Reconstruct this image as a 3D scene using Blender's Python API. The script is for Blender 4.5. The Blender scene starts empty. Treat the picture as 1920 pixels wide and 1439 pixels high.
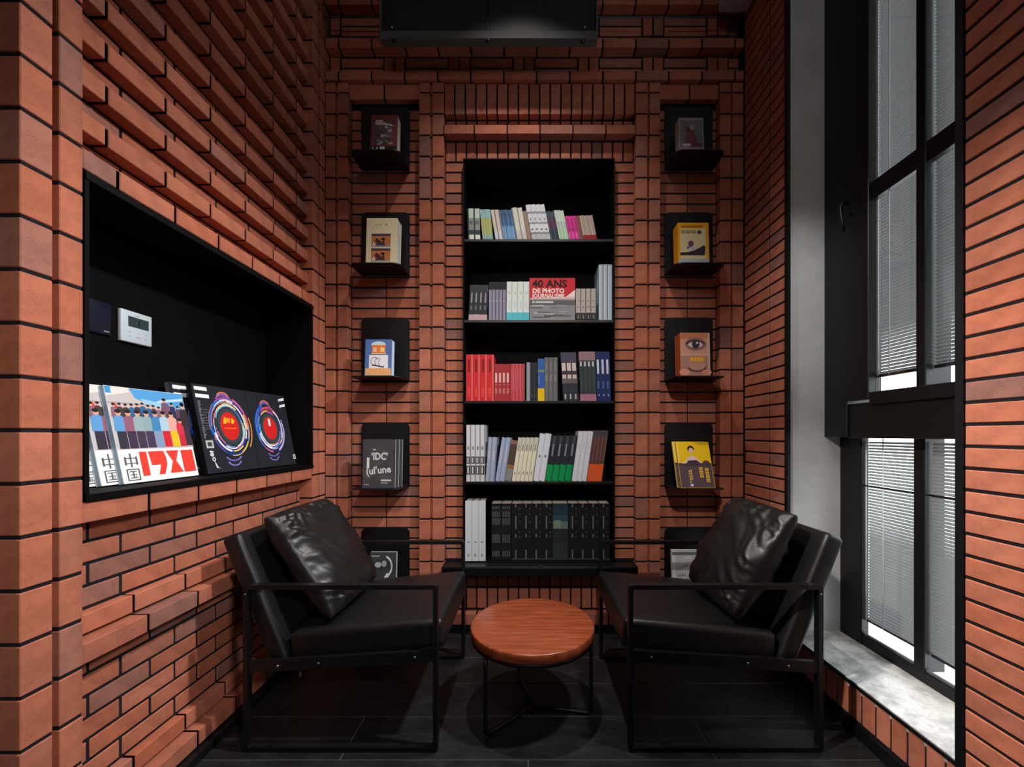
import bpy, bmesh, math, random
from mathutils import Vector, Matrix, noise
for _c in (bpy.data.objects, bpy.data.meshes, bpy.data.materials, bpy.data.lights, bpy.data.cameras, bpy.data.curves):
    for _o in list(_c):
        _c.remove(_o)
SC = bpy.context.scene
COL = SC.collection
random.seed(11)
rnd = random.random
PI = math.pi

# ------------------------------------------------------------------ camera
F, U0, V0, H = 768.0, 993.0, 816.0, 1.2      # focal length (px), vanishing point, eye height
cd = bpy.data.cameras.new('camera'); cam = bpy.data.objects.new('camera', cd); COL.objects.link(cam)
cam.location = (0, 0, H); cam.rotation_euler = (PI / 2, 0, 0)
cd.sensor_fit = 'HORIZONTAL'; cd.sensor_width = 36.0; cd.lens = F / 1920 * 36
cd.shift_x = -(U0 - 960) / 1920; cd.shift_y = (V0 - 719.5) / 1920
cd.clip_start = 0.02
SC.camera = cam
SC.view_settings.view_transform = 'Standard'; SC.view_settings.look = 'None'
SC.view_settings.gamma = 1.0; SC.view_settings.use_curve_mapping = False
SC.view_settings.exposure = 0.0

# ------------------------------------------------------------------ world and lights
W = bpy.data.worlds.new('daylight'); SC.world = W; W.use_nodes = True
_bg = W.node_tree.nodes['Background']
_bg.inputs[0].default_value = (0.93, 0.97, 1.0, 1); _bg.inputs[1].default_value = 5.2

def spot(name, loc, aim, watts, cone, blend, radius, col=(1, 0.93, 0.85)):
    l = bpy.data.lights.new(name, 'SPOT'); l.energy = watts; l.spot_size = math.radians(cone); l.spot_blend = blend
    l.shadow_soft_size = radius; l.color = col
    o = bpy.data.objects.new(name, l); COL.objects.link(o); o.location = loc
    o.rotation_euler = (Vector(aim) - Vector(loc)).to_track_quat('-Z', 'Y').to_euler()
    return o

def area(name, loc, aim, watts, sx, sy, col=(1, 0.95, 0.9)):
    l = bpy.data.lights.new(name, 'AREA'); l.energy = watts; l.shape = 'RECTANGLE'; l.size = sx; l.size_y = sy; l.color = col
    o = bpy.data.objects.new(name, l); COL.objects.link(o); o.location = loc
    o.rotation_euler = (Vector(aim) - Vector(loc)).to_track_quat('-Z', 'Y').to_euler()
    return o

spot('ceiling_spot_table', (-.05, 1.72, 4.15), (-.05, 1.85, 0), 185, 88, 1.0, .025)
spot('beam_spot_niche_wall', (1.05, 1.25, 3.1), (-1.3, 1.4, .5), 310, 76, 1.0, .07, (1, .97, .95))
spot('fill_spot_niche_wall', (.95, -.7, 2.0), (-1.3, 1.35, .8), 160, 52, 1.0, .15, (1, .95, .9))  # added low fill behind the camera, softens shadows on the niche wall
spot('fill_spot_window_wall', (-1.0, .6, 2.9), (1.305, 1.1, .95), 500, 44, 1.0, .06)  # unseen spot added to brighten the near end of the window wall
spot('fill_spot_books', (.05, -.7, 3.5), (.03, 2.5, 1.15), 220, 46, 1.0, .05)  # added frontal spot, no fixture, lifts the book spines
spot('fill_spot_reveal', (-.3, -.3, 3.4), (1.44, 2.08, 1.85), 170, 17, 1.0, .03, (1, .98, .96))  # narrow spot added to brighten the plaster reveal, stands in for daylight
spot('fill_spot_sill', (.3, 1.5, 4.1), (1.47, 1.27, .2), 240, 15, .9, .04)  # extra unseen spot that whitens the near end of the sill
area('fill_area', (0.0, -1.0, 4.2), (0.0, .3, 0.8), 15, 1.6, 1.0)  # soft fill added behind the camera, not a fitting of the room

# ------------------------------------------------------------------ materials
def lin(c):
    if isinstance(c, str):
        c = tuple(int(c[i:i + 2], 16) for i in (0, 2, 4))
    return tuple(((v / 255) / 12.92 if v / 255 <= .04045 else ((v / 255 + .055) / 1.055) ** 2.4) for v in c) + (1.0,)

def new_mat(name, base=(128, 128, 128), rough=0.6, metal=0.0, spec=0.5):
    m = bpy.data.materials.new(name); m.use_nodes = True
    nt = m.node_tree; b = nt.nodes['Principled BSDF']
    b.inputs['Base Color'].default_value = lin(base); b.inputs['Roughness'].default_value = rough
    b.inputs['Metallic'].default_value = metal; b.inputs['Specular IOR Level'].default_value = spec
    return m, nt, b

def noise_tex(nt, scale, detail=3, rough=.5, coord='Object', vec_scale=None):
    tc = nt.nodes.new('ShaderNodeTexCoord'); n = nt.nodes.new('ShaderNodeTexNoise')
    n.inputs['Scale'].default_value = scale; n.inputs['Detail'].default_value = detail; n.inputs['Roughness'].default_value = rough
    if vec_scale:
        mp = nt.nodes.new('ShaderNodeMapping'); mp.inputs['Scale'].default_value = vec_scale
        nt.links.new(tc.outputs[coord], mp.inputs[0]); nt.links.new(mp.outputs[0], n.inputs['Vector'])
    else:
        nt.links.new(tc.outputs[coord], n.inputs['Vector'])
    return n

def ramp(nt, stops, src):
    r = nt.nodes.new('ShaderNodeValToRGB'); e = r.color_ramp.elements
    while len(e) > 1:
        e.remove(e[-1])
    e[0].position = stops[0][0]; e[0].color = stops[0][1]
    for p, c in stops[1:]:
        x = e.new(p); x.color = c
    nt.links.new(src, r.inputs[0]); return r

def bump(nt, b, src, strength, dist=0.002):
    bp = nt.nodes.new('ShaderNodeBump'); bp.inputs['Strength'].default_value = strength; bp.inputs['Distance'].default_value = dist
    nt.links.new(src, bp.inputs['Height']); nt.links.new(bp.outputs[0], b.inputs['Normal'])

def mult(nt, a, c, fac=1.0):
    mx = nt.nodes.new('ShaderNodeMix'); mx.data_type = 'RGBA'; mx.blend_type = 'MULTIPLY'; mx.inputs[0].default_value = fac
    nt.links.new(a, mx.inputs[6]); nt.links.new(c, mx.inputs[7]); return mx.outputs[2]

# brick: tone per brick from its own random number, speckle and pits from noise
M_BRICK, nt, b = new_mat('red_brick', rough=.82, spec=.3)
oi = nt.nodes.new('ShaderNodeObjectInfo')
r1 = ramp(nt, [(0, lin((166, 100, 78))), (.22, lin((180, 108, 84))), (.45, lin((172, 98, 72))), (.62, lin((188, 116, 93))),
               (.78, lin((162, 92, 68))), (.88, lin((168, 108, 90))), (.95, lin((152, 102, 89))), (1, lin((134, 93, 85)))], oi.outputs['Random'])
n1 = noise_tex(nt, 16, 4, .6); r2 = ramp(nt, [(.25, (.72, .72, .74, 1)), (.6, (1.06, 1.06, 1.04, 1))], n1.outputs[0])
n2 = noise_tex(nt, 260, 2, .6); r3 = ramp(nt, [(.28, (.55, .55, .55, 1)), (.42, (1, 1, 1, 1))], n2.outputs[0])
c = mult(nt, r1.outputs[0], r2.outputs[0]); c = mult(nt, c, r3.outputs[0], .6)
nt.links.new(c, b.inputs['Base Color']); bump(nt, b, n2.outputs[0], .25, .0012)

M_MORTAR, nt, b = new_mat('black_mortar', (24, 27, 33), .92, spec=.2)
n1 = noise_tex(nt, 200, 2); bump(nt, b, n1.outputs[0], .3, .001)
M_STEEL, nt, b = new_mat('black_steel', (11, 12, 15), .42, spec=.45)
n1 = noise_tex(nt, 600, 2); bump(nt, b, n1.outputs[0], .08, .0004)
M_FRAME, nt, b = new_mat('black_window_metal', (9, 9, 10), .42, spec=.4)
M_NICHE, nt, b = new_mat('black_niche_panel', (5, 5, 7), .65, spec=.12)
M_LEATHER, nt, b = new_mat('black_leather', (17, 17, 18), .43, spec=.5)
v = nt.nodes.new('ShaderNodeTexVoronoi'); v.inputs['Scale'].default_value = 420
tc = nt.nodes.new('ShaderNodeTexCoord'); nt.links.new(tc.outputs['Object'], v.inputs['Vector']); bump(nt, b, v.outputs[0], .12, .0006)
M_SCREW, nt, b = new_mat('bright_screw', (190, 190, 192), .3, 1.0)
M_RIM, nt, b = new_mat('dull_grey_metal', (84, 84, 86), .9, .0, .2)
M_DARKPANEL, nt, b = new_mat('dark_panel_board', (22, 22, 24), .6)
M_WHITEBEAM, nt, b = new_mat('pale_painted_beam', (190, 193, 200), .7)
M_PLASTER, nt, b = new_mat('grey_plaster', rough=.8, spec=.2)
n1 = noise_tex(nt, 5, 5, .6); r1 = ramp(nt, [(.3, lin((190, 190, 190))), (.7, lin((214, 214, 214)))], n1.outputs[0]); nt.links.new(r1.outputs[0], b.inputs['Base Color'])
M_STONE, nt, b = new_mat('grey_stone_sill', rough=.45)
n1 = noise_tex(nt, 13, 6, .65); r1 = ramp(nt, [(.3, lin((128, 128, 128))), (.48, lin((176, 176, 176))), (.6, lin((206, 206, 206))), (.75, lin((160, 160, 160)))], n1.outputs[0]); nt.links.new(r1.outputs[0], b.inputs['Base Color'])
M_CEIL, nt, b = new_mat('dark_ceiling_paint', (46, 44, 44), .9)
M_REAR, nt, b = new_mat('dull_brick_red_render', (120, 72, 54), .9)
M_SLATE, nt, b = new_mat('dark_slate_tile', rough=.5, spec=.4)
oi = nt.nodes.new('ShaderNodeObjectInfo'); r0 = ramp(nt, [(0, (.8, .8, .8, 1)), (1, (1.2, 1.2, 1.2, 1))], oi.outputs['Random'])
n1 = noise_tex(nt, 9, 7, .65, vec_scale=(.7, 1.6, 1)); r1 = ramp(nt, [(.3, lin((17, 18, 19))), (.55, lin((28, 29, 30))), (.75, lin((42, 42, 43)))], n1.outputs[0])
nt.links.new(mult(nt, r1.outputs[0], r0.outputs[0]), b.inputs['Base Color']); bump(nt, b, n1.outputs[0], .3, .003)
rr = ramp(nt, [(.3, (.38, .38, .38, 1)), (.7, (.6, .6, .6, 1))], n1.outputs[0]); nt.links.new(rr.outputs[0], b.inputs['Roughness'])
M_GROUT, nt, b = new_mat('grey_grout', (92, 90, 88), .9)
M_WOOD, nt, b = new_mat('orange_brown_wood', rough=.28, spec=.5)
n1 = noise_tex(nt, 7, 6, .6, vec_scale=(.8, 9, 3)); tcm = [n for n in nt.nodes if n.type == 'MAPPING'][0]; tcm.inputs['Rotation'].default_value = (0, 0, .45)
r1 = ramp(nt, [(.25, lin((106, 49, 27))), (.45, lin((138, 66, 39))), (.6, lin((154, 77, 45))), (.8, lin((188, 110, 76)))], n1.outputs[0])
nt.links.new(r1.outputs[0], b.inputs['Base Color'])
M_GLASS = bpy.data.materials.new('window_glass'); M_GLASS.use_nodes = True; nt = M_GLASS.node_tree
for n in list(nt.nodes):
    nt.nodes.remove(n)
o_ = nt.nodes.new('ShaderNodeOutputMaterial'); t_ = nt.nodes.new('ShaderNodeBsdfTransparent'); g_ = nt.nodes.new('ShaderNodeBsdfGlossy')
g_.inputs['Roughness'].default_value = .02; t_.inputs[0].default_value = (.93, .95, .95, 1)
lw = nt.nodes.new('ShaderNodeLayerWeight'); pw_ = nt.nodes.new('ShaderNodeMath'); pw_.operation = 'POWER'; pw_.inputs[1].default_value = 4
ma_ = nt.nodes.new('ShaderNodeMath'); ma_.operation = 'MULTIPLY_ADD'; ma_.inputs[1].default_value = .8; ma_.inputs[2].default_value = .04
nt.links.new(lw.outputs['Facing'], pw_.inputs[0]); nt.links.new(pw_.outputs[0], ma_.inputs[0]); fr = ma_; mx = nt.nodes.new('ShaderNodeMixShader')
nt.links.new(fr.outputs[0], mx.inputs[0]); nt.links.new(t_.outputs[0], mx.inputs[1]); nt.links.new(g_.outputs[0], mx.inputs[2]); nt.links.new(mx.outputs[0], o_.inputs[0])
M_SLAT, nt, b = new_mat('grey_blind_slat', (112, 112, 112), .55)
tl_ = nt.nodes.new('ShaderNodeBsdfTranslucent'); tl_.inputs[0].default_value = (.5, .5, .5, 1); mx_ = nt.nodes.new('ShaderNodeMixShader'); mx_.inputs[0].default_value = .08
nt.links.new(b.outputs[0], mx_.inputs[1]); nt.links.new(tl_.outputs[0], mx_.inputs[2]); nt.links.new(mx_.outputs[0], [n for n in nt.nodes if n.type == 'OUTPUT_MATERIAL'][0].inputs[0])
M_CORD, nt, b = new_mat('pale_cord', (205, 205, 205), .7)
M_WHITEPL, nt, b = new_mat('pale_plastic', (205, 218, 228), .4)
M_LCD, nt, b = new_mat('dark_lcd', (52, 68, 72), .15)
M_NAVYPL, nt, b = new_mat('dark_navy_plastic', (20, 30, 46), .3)
M_GREYMARK, nt, b = new_mat('grey_print', (150, 160, 168), .5)
M_PRINT, nt, b = new_mat('printed_paper', rough=.55, spec=.2)
ca = nt.nodes.new('ShaderNodeVertexColor'); ca.layer_name = 'Col'; nt.links.new(ca.outputs[0], b.inputs['Base Color'])

# ------------------------------------------------------------------ helpers
class MB:
    """collects faces (with a print colour each) and links them as one mesh object"""
    def __init__(s):
        s.v = []; s.f = []; s.c = []; s.sm = []
    def face(s, pts, col=(128, 128, 128), smooth=False):
        i = len(s.v); s.v += [tuple(p) for p in pts]; s.f.append(tuple(range(i, i + len(pts)))); s.c.append(col); s.sm.append(smooth)
    def box(s, x0, x1, y0, y1, z0, z1, col=(128, 128, 128)):
        i = len(s.v)
        s.v += [(x, y, z) for z in (z0, z1) for y in (y0, y1) for x in (x0, x1)]
        for q in ((0, 2, 3, 1), (4, 5, 7, 6), (0, 1, 5, 4), (2, 6, 7, 3), (0, 4, 6, 2), (1, 3, 7, 5)):
            s.f.append(tuple(i + k for k in q)); s.c.append(col); s.sm.append(False)
    def loft(s, rings, col=(128, 128, 128), closed=True, caps=True, smooth=True):
        n = len(rings[0]); i0 = len(s.v)
        for r in rings:
            s.v += [tuple(p) for p in r]
        for a in range(len(rings) - 1):
            for k in range(n if closed else n - 1):
                k2 = (k + 1) % n
                s.f.append((i0 + a * n + k, i0 + a * n + k2, i0 + (a + 1) * n + k2, i0 + (a + 1) * n + k)); s.c.append(col); s.sm.append(smooth)
        if caps:
            s.f.append(tuple(i0 + k for k in reversed(range(n)))); s.c.append(col); s.sm.append(False)
            j = i0 + (len(rings) - 1) * n
            s.f.append(tuple(j + k for k in range(n))); s.c.append(col); s.sm.append(False)
    def tube(s, path, r, n=10, col=(128, 128, 128)):
        path = [Vector(p) for p in path]; rings = []; up = Vector((0, 0, 1))
        for k, p in enumerate(path):
            d = (path[min(k + 1, len(path) - 1)] - path[max(k - 1, 0)]).normalized()
            a = up if abs(d.dot(up)) < .95 else Vector((0, 1, 0))
            x = d.cross(a).normalized(); y = d.cross(x).normalized()
            rings.append([p + (x * math.cos(2 * PI * q / n) + y * math.sin(2 * PI * q / n)) * r for q in range(n)])
        s.loft(rings, col)
    def lathe(s, prof, n=48, col=(128, 128, 128), cx=0, cy=0):
        s.loft([[(cx + r * math.cos(2 * PI * k / n), cy + r * math.sin(2 * PI * k / n), z) for k in range(n)] for r, z in prof], col)
    def mesh(s, name, mat):
        me = bpy.data.meshes.new(name); me.from_pydata(s.v, [], s.f); me.materials.append(mat)
        at = me.color_attributes.new('Col', 'FLOAT_COLOR', 'CORNER')
        cache = {}; vals = []
        for f, c in zip(s.f, s.c):
            if c not in cache:
                cache[c] = lin(c)
            vals += cache[c] * len(f)
        at.data.foreach_set('color', vals)
        me.polygons.foreach_set('use_smooth', s.sm)
        me.update(); return me
    def build(s, name, mat, parent=None, loc=None, rot=None):
        return link(name, s.mesh(name, mat), parent, loc, rot)

def link(name, me, parent=None, loc=None, rot=None):
    o = bpy.data.objects.new(name, me); COL.objects.link(o)
    if parent is not None:
        o.parent = parent
    if loc:
        o.location = loc
    if rot:
        o.rotation_euler = rot
    return o

def tag(o, label=None, cat=None, group=None, kind=None):
    if label: o['label'] = label
    if cat: o['category'] = cat
    if group: o['group'] = group
    if kind: o['kind'] = kind
    return o

def empty(name, loc=(0, 0, 0), rot=(0, 0, 0)):
    o = bpy.data.objects.new(name, None); COL.objects.link(o); o.location = loc; o.rotation_euler = rot; o.empty_display_size = .05
    return o

_cache = {}
def chamfer_mesh(dx, dy, dz, bev, mat, seg=1, name='brick'):
    key = (round(dx, 4), round(dy, 4), round(dz, 4), bev, mat.name, seg)
    if key in _cache:
        return _cache[key]
    bm = bmesh.new(); bmesh.ops.create_cube(bm, size=1)
    bmesh.ops.scale(bm, vec=(dx, dy, dz), verts=bm.verts)
    if bev:
        bmesh.ops.bevel(bm, geom=list(bm.edges), offset=bev, segments=seg, profile=.5, affect='EDGES')
    me = bpy.data.meshes.new(name); bm.to_mesh(me); bm.free(); me.materials.append(mat)
    if seg > 1:
        for p in me.polygons:
            p.use_smooth = True
    _cache[key] = me; return me

def block(name, x0, x1, y0, y1, z0, z1, mat, parent=None, bev=.002, seg=1, rot=None):
    me = chamfer_mesh(abs(x1 - x0), abs(y1 - y0), abs(z1 - z0), bev, mat, seg, name)
    return link(name, me, parent, ((x0 + x1) / 2, (y0 + y1) / 2, (z0 + z1) / 2), rot)

def brick(parent, x0, x1, y0, y1, z0, z1, name='brick'):
    return block(name, x0, x1, y0, y1, z0, z1, M_BRICK, parent, .0022)

def X(u, y): return (u - U0) * y / F
def Z(v_, y): return H - (v_ - V0) * y / F

G = .0095          # joint width

# ------------------------------------------------------------------ setting: dimensions
R_, P_ = 2.538, 2.486                    # recessed and proud planes of the back wall
XLR, XLA, XLP = -1.315, -1.283, -1.24    # left wall: recessed, half proud, proud
XR = 1.305                               # right wall plane
CEIL = 4.35
zk = lambda k: .045 + .0648 * k          # course grid of the back wall

# floor: slate planks with grey grout
fl = MB(); fl.box(-2.7, 1.9, -2.6, 2.9, -.15, -.003)
floor = tag(fl.build('floor', M_GROUT), 'dark slate plank floor with thin grey joints', 'floor', kind='structure')
TW, TL = .231, 1.395
for i in range(-8, 6):
    y0 = 1.516 + i * TW; y1 = y0 + TW - .004
    off = .695 if i % 2 == 0 else -.003
    for j in range(-3, 3):
        x0 = off + j * TL; x1 = x0 + TL - .004
        x0c, x1c = max(x0, -2.69), min(x1, 1.6)
        if x1c - x0c < .02 or y0 < -.6 or y0 > 2.55:
            continue
        block('floor_tile', x0c, x1c, y0, y1, -.012, 0, M_SLATE, floor, .0015)

ce = MB(); ce.box(-2.7, 2.0, -2.6, 2.9, CEIL, CEIL + .15)
tag(ce.build('ceiling', M_CEIL), 'dark painted ceiling high above the brick walls', 'ceiling', kind='structure')
wr = MB(); wr.box(-2.7, 1.9, -2.75, -2.6, 0, CEIL); wr.box(-2.85, -2.7, -2.75, .997, 0, CEIL)
tag(wr.build('wall_rear', M_REAR), 'plain red rendered wall behind the seating corner', 'wall', kind='structure')

# ------------------------------------------------------------------ back wall
BX0, BX1, BZ0, BZ1 = -.407, .521, .420, 2.889        # bookcase outline
wb = MB(); b0, b1 = R_ + .004, R_ + .34
wb.box(-1.5, BX0, b0, b1, 0, CEIL); wb.box(BX1, 1.6, b0, b1, 0, CEIL)
wb.box(BX0, BX1, b0, b1, 0, BZ0 - .01); wb.box(BX0, BX1, b0, b1, BZ1, CEIL)
wall_back = tag(wb.build('wall_back', M_MORTAR), 'red brick back wall with recessed bays around the bookcase', 'wall', kind='structure')
BD = R_ + .006
MORTAR = {}
def fill(key, *box):
    MORTAR.setdefault(key, MB()).box(*box)
def bk(x0, x1, yf, z0, z1, parent=None, name='brick'):
    if yf < R_ - .002:
        fill('wall_back' if parent is None else 'trim_1', x0 - .006, x1 + .006, yf + .004, R_ + .004, z0 + .002, z1 - .002)
    return brick(parent or wall_back, x0, x1, yf + (rnd() - .5) * .0012, BD, z0, z1, name)

# recessed shelf bays: two bricks to a course
for (a, m, c_) in ((-1.104, -.889, -.6705), (.793, .978, 1.156)):
    for k in range(0, 50):
        z0, z1 = zk(k), zk(k + 1) - G
        if z1 > 3.24:
            continue
        bk(a + .003, m - .0025, R_, z0, z1); bk(m + .0025, c_ - .003, R_, z0, z1)
    bk(a + .003, m - G / 2, 2.503, 3.252, 3.342); bk(m + G / 2, c_ - .003, 2.503, 3.252, 3.342)   # lintel under the cornice
# narrow brick columns beside the bookcase
for (a, c_) in ((-.522, BX0 - .004), (BX1 + .004, .644)):
    for k in range(6, 45):
        z0, z1 = zk(k), min(zk(k + 1) - G, 2.884)
        if z1 - z0 > .02:
            bk(a + .003, c_, R_, z0, z1)
# soldiers above the bookcase
N = 18; pw = (.644 + .522) / N
for i in range(N):
    x0 = -.522 + i * pw + G / 2; x1 = -.522 + (i + 1) * pw - G / 2
    bk(x0, x1, R_, 2.895, zk(46) - G)
    bk(x0, x1, R_, zk(47), zk(48) - G)
    bk(x0, x1, 2.496, zk(48), zk(51) - G)
    bk(x0, x1, R_, .262, .372); bk(x0, x1, R_, .127, .252)       # two soldier rows under the bookcase
x = -.522; k = 0
while x < .644 - .01:                                              # proud stretcher band over the bookcase
    x1 = min(x + (.185 if k == 0 else .2), .644)
    bk(x + .004, x1 - G / 2 + .002, P_ - .004, zk(46), zk(47) - G); x = x1; k += 1
# cornice: three proud bands with patterned courses between
corn = MB(); corn.box(-1.24, 1.3, R_ + .003, R_ + .01, zk(51), CEIL)
trim_1 = tag(corn.build('trim_1', M_MORTAR), 'stepped brick cornice of proud bands across the top of back wall', 'cornice', kind='structure')
for kb, ph in ((51, -.157), (54, -.157), (58, -.157), (62, -.1)):
    x = -1.24; nx = ph - 6 * .2
    while nx <= x + .01:
        nx += .2
    while x < 1.298:
        nx = min(nx, 1.3)
        bk(x + G / 2, nx - G / 2, P_ - .01, zk(kb), zk(kb + 1) - G, trim_1); x = nx; nx = x + .2
def pattern_row(k0):
    x = -1.24
    i = 0
    start = -.37 - .4 * 3
    for q in range(8):
        s0 = start + q * .4
        for (a, c_, kind) in ((s0, s0 + .268, 's'), (s0 + .268, s0 + .334, 'h'), (s0 + .334, s0 + .4, 'h')):
            a2, c2 = max(a, -1.24), min(c_, 1.3)
            if c2 - a2 < .02:
                continue
            if kind == 's':
                for d in (0, 1):
                    bk(a2 + G / 2, c2 - G / 2, R_, zk(k0 + d), zk(k0 + d + 1) - G, trim_1)
            else:
                bk(a2 + G / 2, c2 - G / 2, R_ - .006, zk(k0), zk(k0 + 2) - G, trim_1)
pattern_row(52); pattern_row(56); pattern_row(60)
x = -1.24
while x < 1.29:
    x1 = min(x + .2, 1.3); bk(x + G / 2, x1 - G / 2, R_, zk(55), zk(56) - G, trim_1); bk(x + G / 2, x1 - G / 2, R_, zk(59), zk(60) - G, trim_1); x = x1

for k in range(51, 66, 2):                                          # corner blocks where the cornice meets the niche wall
    brick(trim_1, -1.325, -1.241, 2.486, R_ + .004, zk(k), zk(k + 2) - G)
fill('trim_1', -1.325, -1.245, 2.49, R_ + .004, zk(51), CEIL)

# pilasters: two strips of upright bricks with a groove between them
def pilaster(n, label, strips):
    a, c_ = strips[0][0], strips[-1][1]
    g = MB(); g.box(a + .006, c_ - .006, P_ + .024, R_ + .012, 0.03, zk(51) - G)
    t = tag(g.build(n, M_MORTAR), label, 'pilaster', kind='structure')
    for (x0, x1) in strips:
        g2 = MB(); g2.box(x0 + .0015, x1 - .0015, P_ + .004, R_ + .004, .046, zk(51) - G - .002); g2.build('mortar_bed', M_MORTAR, t)
        for k in range(0, 26):
            z0, z1 = zk(2 * k - 0), zk(2 * k + 2) - G
            if z0 >= zk(51) - .03:
                continue
            brick(t, x0, x1, P_ + (rnd() - .5) * .0012, R_ + .004, z0, min(z1, zk(51) - G))
    xg0, xg1 = strips[0][1] - .002, strips[1][0] + .002
    for k in range(0, 26):
        z0, z1 = zk(2 * k), min(zk(2 * k + 2) - G, zk(51) - G)
        if z1 - z0 > .02:
            brick(t, xg0, xg1, P_ + .02, R_ + .004, z0, z1, 'groove_brick')
    return t
pilaster('trim_2', 'brick pilaster of two grooved strips at the left wall corner', ((-1.24, -1.181), (-1.165, -1.104)))
pilaster('trim_3', 'brick pilaster of two grooved strips between bookcase and thermostat side shelves', ((-.6705, -.606), (-.590, -.522)))
pilaster('trim_4', 'brick pilaster of two grooved strips between bookcase and window side shelves', ((.644, .715), (.728, .793)))
pilaster('trim_5', 'brick pilaster of two grooved strips at the window wall corner', ((1.156, 1.222), (1.232, 1.298)))
# base band and baseboard of the back wall
x = -.522
while x < .64:
    x1 = min(x + .2, .644); bk(x + .004, x1 - .004, P_ - .004, .047, .115); x = x1
bb = MB(); bb.box(-1.205, 1.27, P_ - .012, R_, 0, .04)
tag(bb.build('baseboard_back', M_STEEL), 'low black baseboard along the foot of back wall', 'baseboard', kind='structure')

# ------------------------------------------------------------------ left wall
Y0, Y1 = 1.138, 2.343
NZ0, NZ1 = 1.012, 1.936                                    # niche opening
wl = MB(); m0, m1 = -1.75, XLR - .004
wl.box(m0, m1, 1.0, 2.9, 0, NZ0); wl.box(m0, m1, 1.0, 2.9, NZ1, CEIL)
wl.box(m0, m1, 1.0, Y0 + .001, NZ0, NZ1); wl.box(m0, m1, Y1 - .001, 2.9, NZ0, NZ1); wl.box(m0, -1.56, Y0, Y1, NZ0, NZ1)
wl.box(-2.75, m0 + .01, 1.0, 1.1, 0, CEIL)
wall_left = tag(wl.build('wall_left', M_MORTAR), 'red brick side wall with stepped courses around a black niche', 'wall', kind='structure')
def row_left(z0, z1, xf, first, ya=Y0, yb=Y1, parent=None, pitch=.2):
    y = ya; ny = first
    while ny <= ya + .015:
        ny += pitch
    while y < yb - .012:
        e = min(ny, yb)
        ga = 0 if y == ya else G / 2
        gb = 0 if e == yb else G / 2
        if e - y > .02:
            if xf > XLR + .002:
                fill('wall_left', XLR - .004, xf - .004, max(ya, y - .004), min(yb, e + .004), z0 + .002, z1 - .002)
            brick(parent or wall_left, XLR - .006, xf + (rnd() - .5) * .0012, y + ga, e - gb, z0, z1)
        y = e; ny = e + pitch
zl = lambda k: .035 + .0656 * k
for k in range(15):
    if k in (0, 8):
        xf, fj = XLP, 1.135
    elif k in (1, 9):
        xf, fj = XLA, 1.2297 - .1
    elif k == 14:
        xf, fj = XLP, 1.1375
    else:
        xf, fj = XLR, (1.221 if k % 2 else 1.319)
    row_left(zl(k), zl(k + 1) - G, xf, fj)
row_left(1.942, 1.999, XLP, 1.236)
row_left(2.006, 2.0575, XLR, 1.319)
for m in range(18):
    z0 = 2.066 + .1286 * m
    row_left(z0, z0 + .0555, -1.268, 1.2297)
    row_left(z0 + .0643, z0 + .0643 + .0555, XLR, 1.319)
# paired strips at both ends of the bay
def strips_left(n, label, strips, ret=None):
    g = MB(); g.box(-1.6, XLP - .026, strips[0][0] + .006, strips[1][1] - .006, .03, CEIL)
    t = tag(g.build(n, M_MORTAR), label, 'pilaster', kind='structure')
    for i, (y0, y1) in enumerate(strips):
        g2 = MB(); g2.box(-1.5 if (ret and i == 0) else XLR - .03, XLP - .004, y0 + (.004 if ret and i == 0 else .0015), y1 - .0015, .03, CEIL); g2.build('mortar_bed', M_MORTAR, t)
        for k in range(0, 34):
            z0 = .035 + .1312 * k + (.0 if ret else .02); z1 = z0 + .1312 - G
            brick(t, (-1.52 if (ret and i == 0) else XLR - .03), XLP + (rnd() - .5) * .0012, y0, y1, z0, z1)
    for k in range(0, 34):
        z0 = .035 + .1312 * k + (.0 if ret else .02); z1 = z0 + .1312 - G
        brick(t, XLR - .03, XLP - .022, strips[0][1] - .002, strips[1][0] + .002, z0, z1, 'groove_brick')
    return t
strips_left('trim_6', 'brick pier of two grooved strips at the open end of niche wall', ((.997, 1.066), (1.081, Y0)), True)
strips_left('trim_7', 'brick pier of two grooved strips where niche wall meets back wall', ((Y1, 2.408), (2.424, 2.484)))
bl = MB(); bl.box(XLR, XLP + .03, 1.0, 2.476, 0, .03)
tag(bl.build('baseboard_left', M_STEEL), 'low black baseboard along the foot of niche wall', 'baseboard', kind='structure')

for key_, par_ in (('wall_back', wall_back), ('trim_1', trim_1), ('wall_left', wall_left)):
    MORTAR[key_].build('mortar_bed', M_MORTAR, par_)

# ------------------------------------------------------------------ right wall with tall window
WY0, WY1, WZ0, WZ1 = 1.242, 2.079, .204, 4.2
wq = MB(); r0, r1_ = XR + .004, XR + .36
wq.box(r0, r1_, -2.6, WY0, 0, CEIL); wq.box(r0, r1_, WY1 + .01, 2.9, 0, CEIL)
wq.box(r0, r1_, WY0, WY1 + .01, 0, WZ0 - .03); wq.box(r0, r1_, WY0, WY1 + .01, WZ1, CEIL)
wall_right = tag(wq.build('wall_right', M_MORTAR), 'red brick side wall around the tall black framed window', 'wall', kind='structure')
def br(y0, y1, z0, z1):
    brick(wall_right, XR + (rnd() - .5) * .0012, XR + .03, y0, y1, z0, z1)
zr = lambda k: .062 + .0652 * k
for k in range(-0, 66):
    z0, z1 = zr(k), zr(k + 1) - G
    if z1 > CEIL:
        break
    br(2.092, 2.232 - G / 2, z0, z1); br(2.232 + G / 2, 2.484, z0, z1)
    br(1.0355, 1.228, z0, z1); br(.836, 1.0355 - G, z0, z1)
y = 1.2205
while y < 2.088:
    y1 = min(y + .065, 2.088)
    br(y + G / 2, y1 - G / 2 + .002, .06, .186); y = y1
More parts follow.
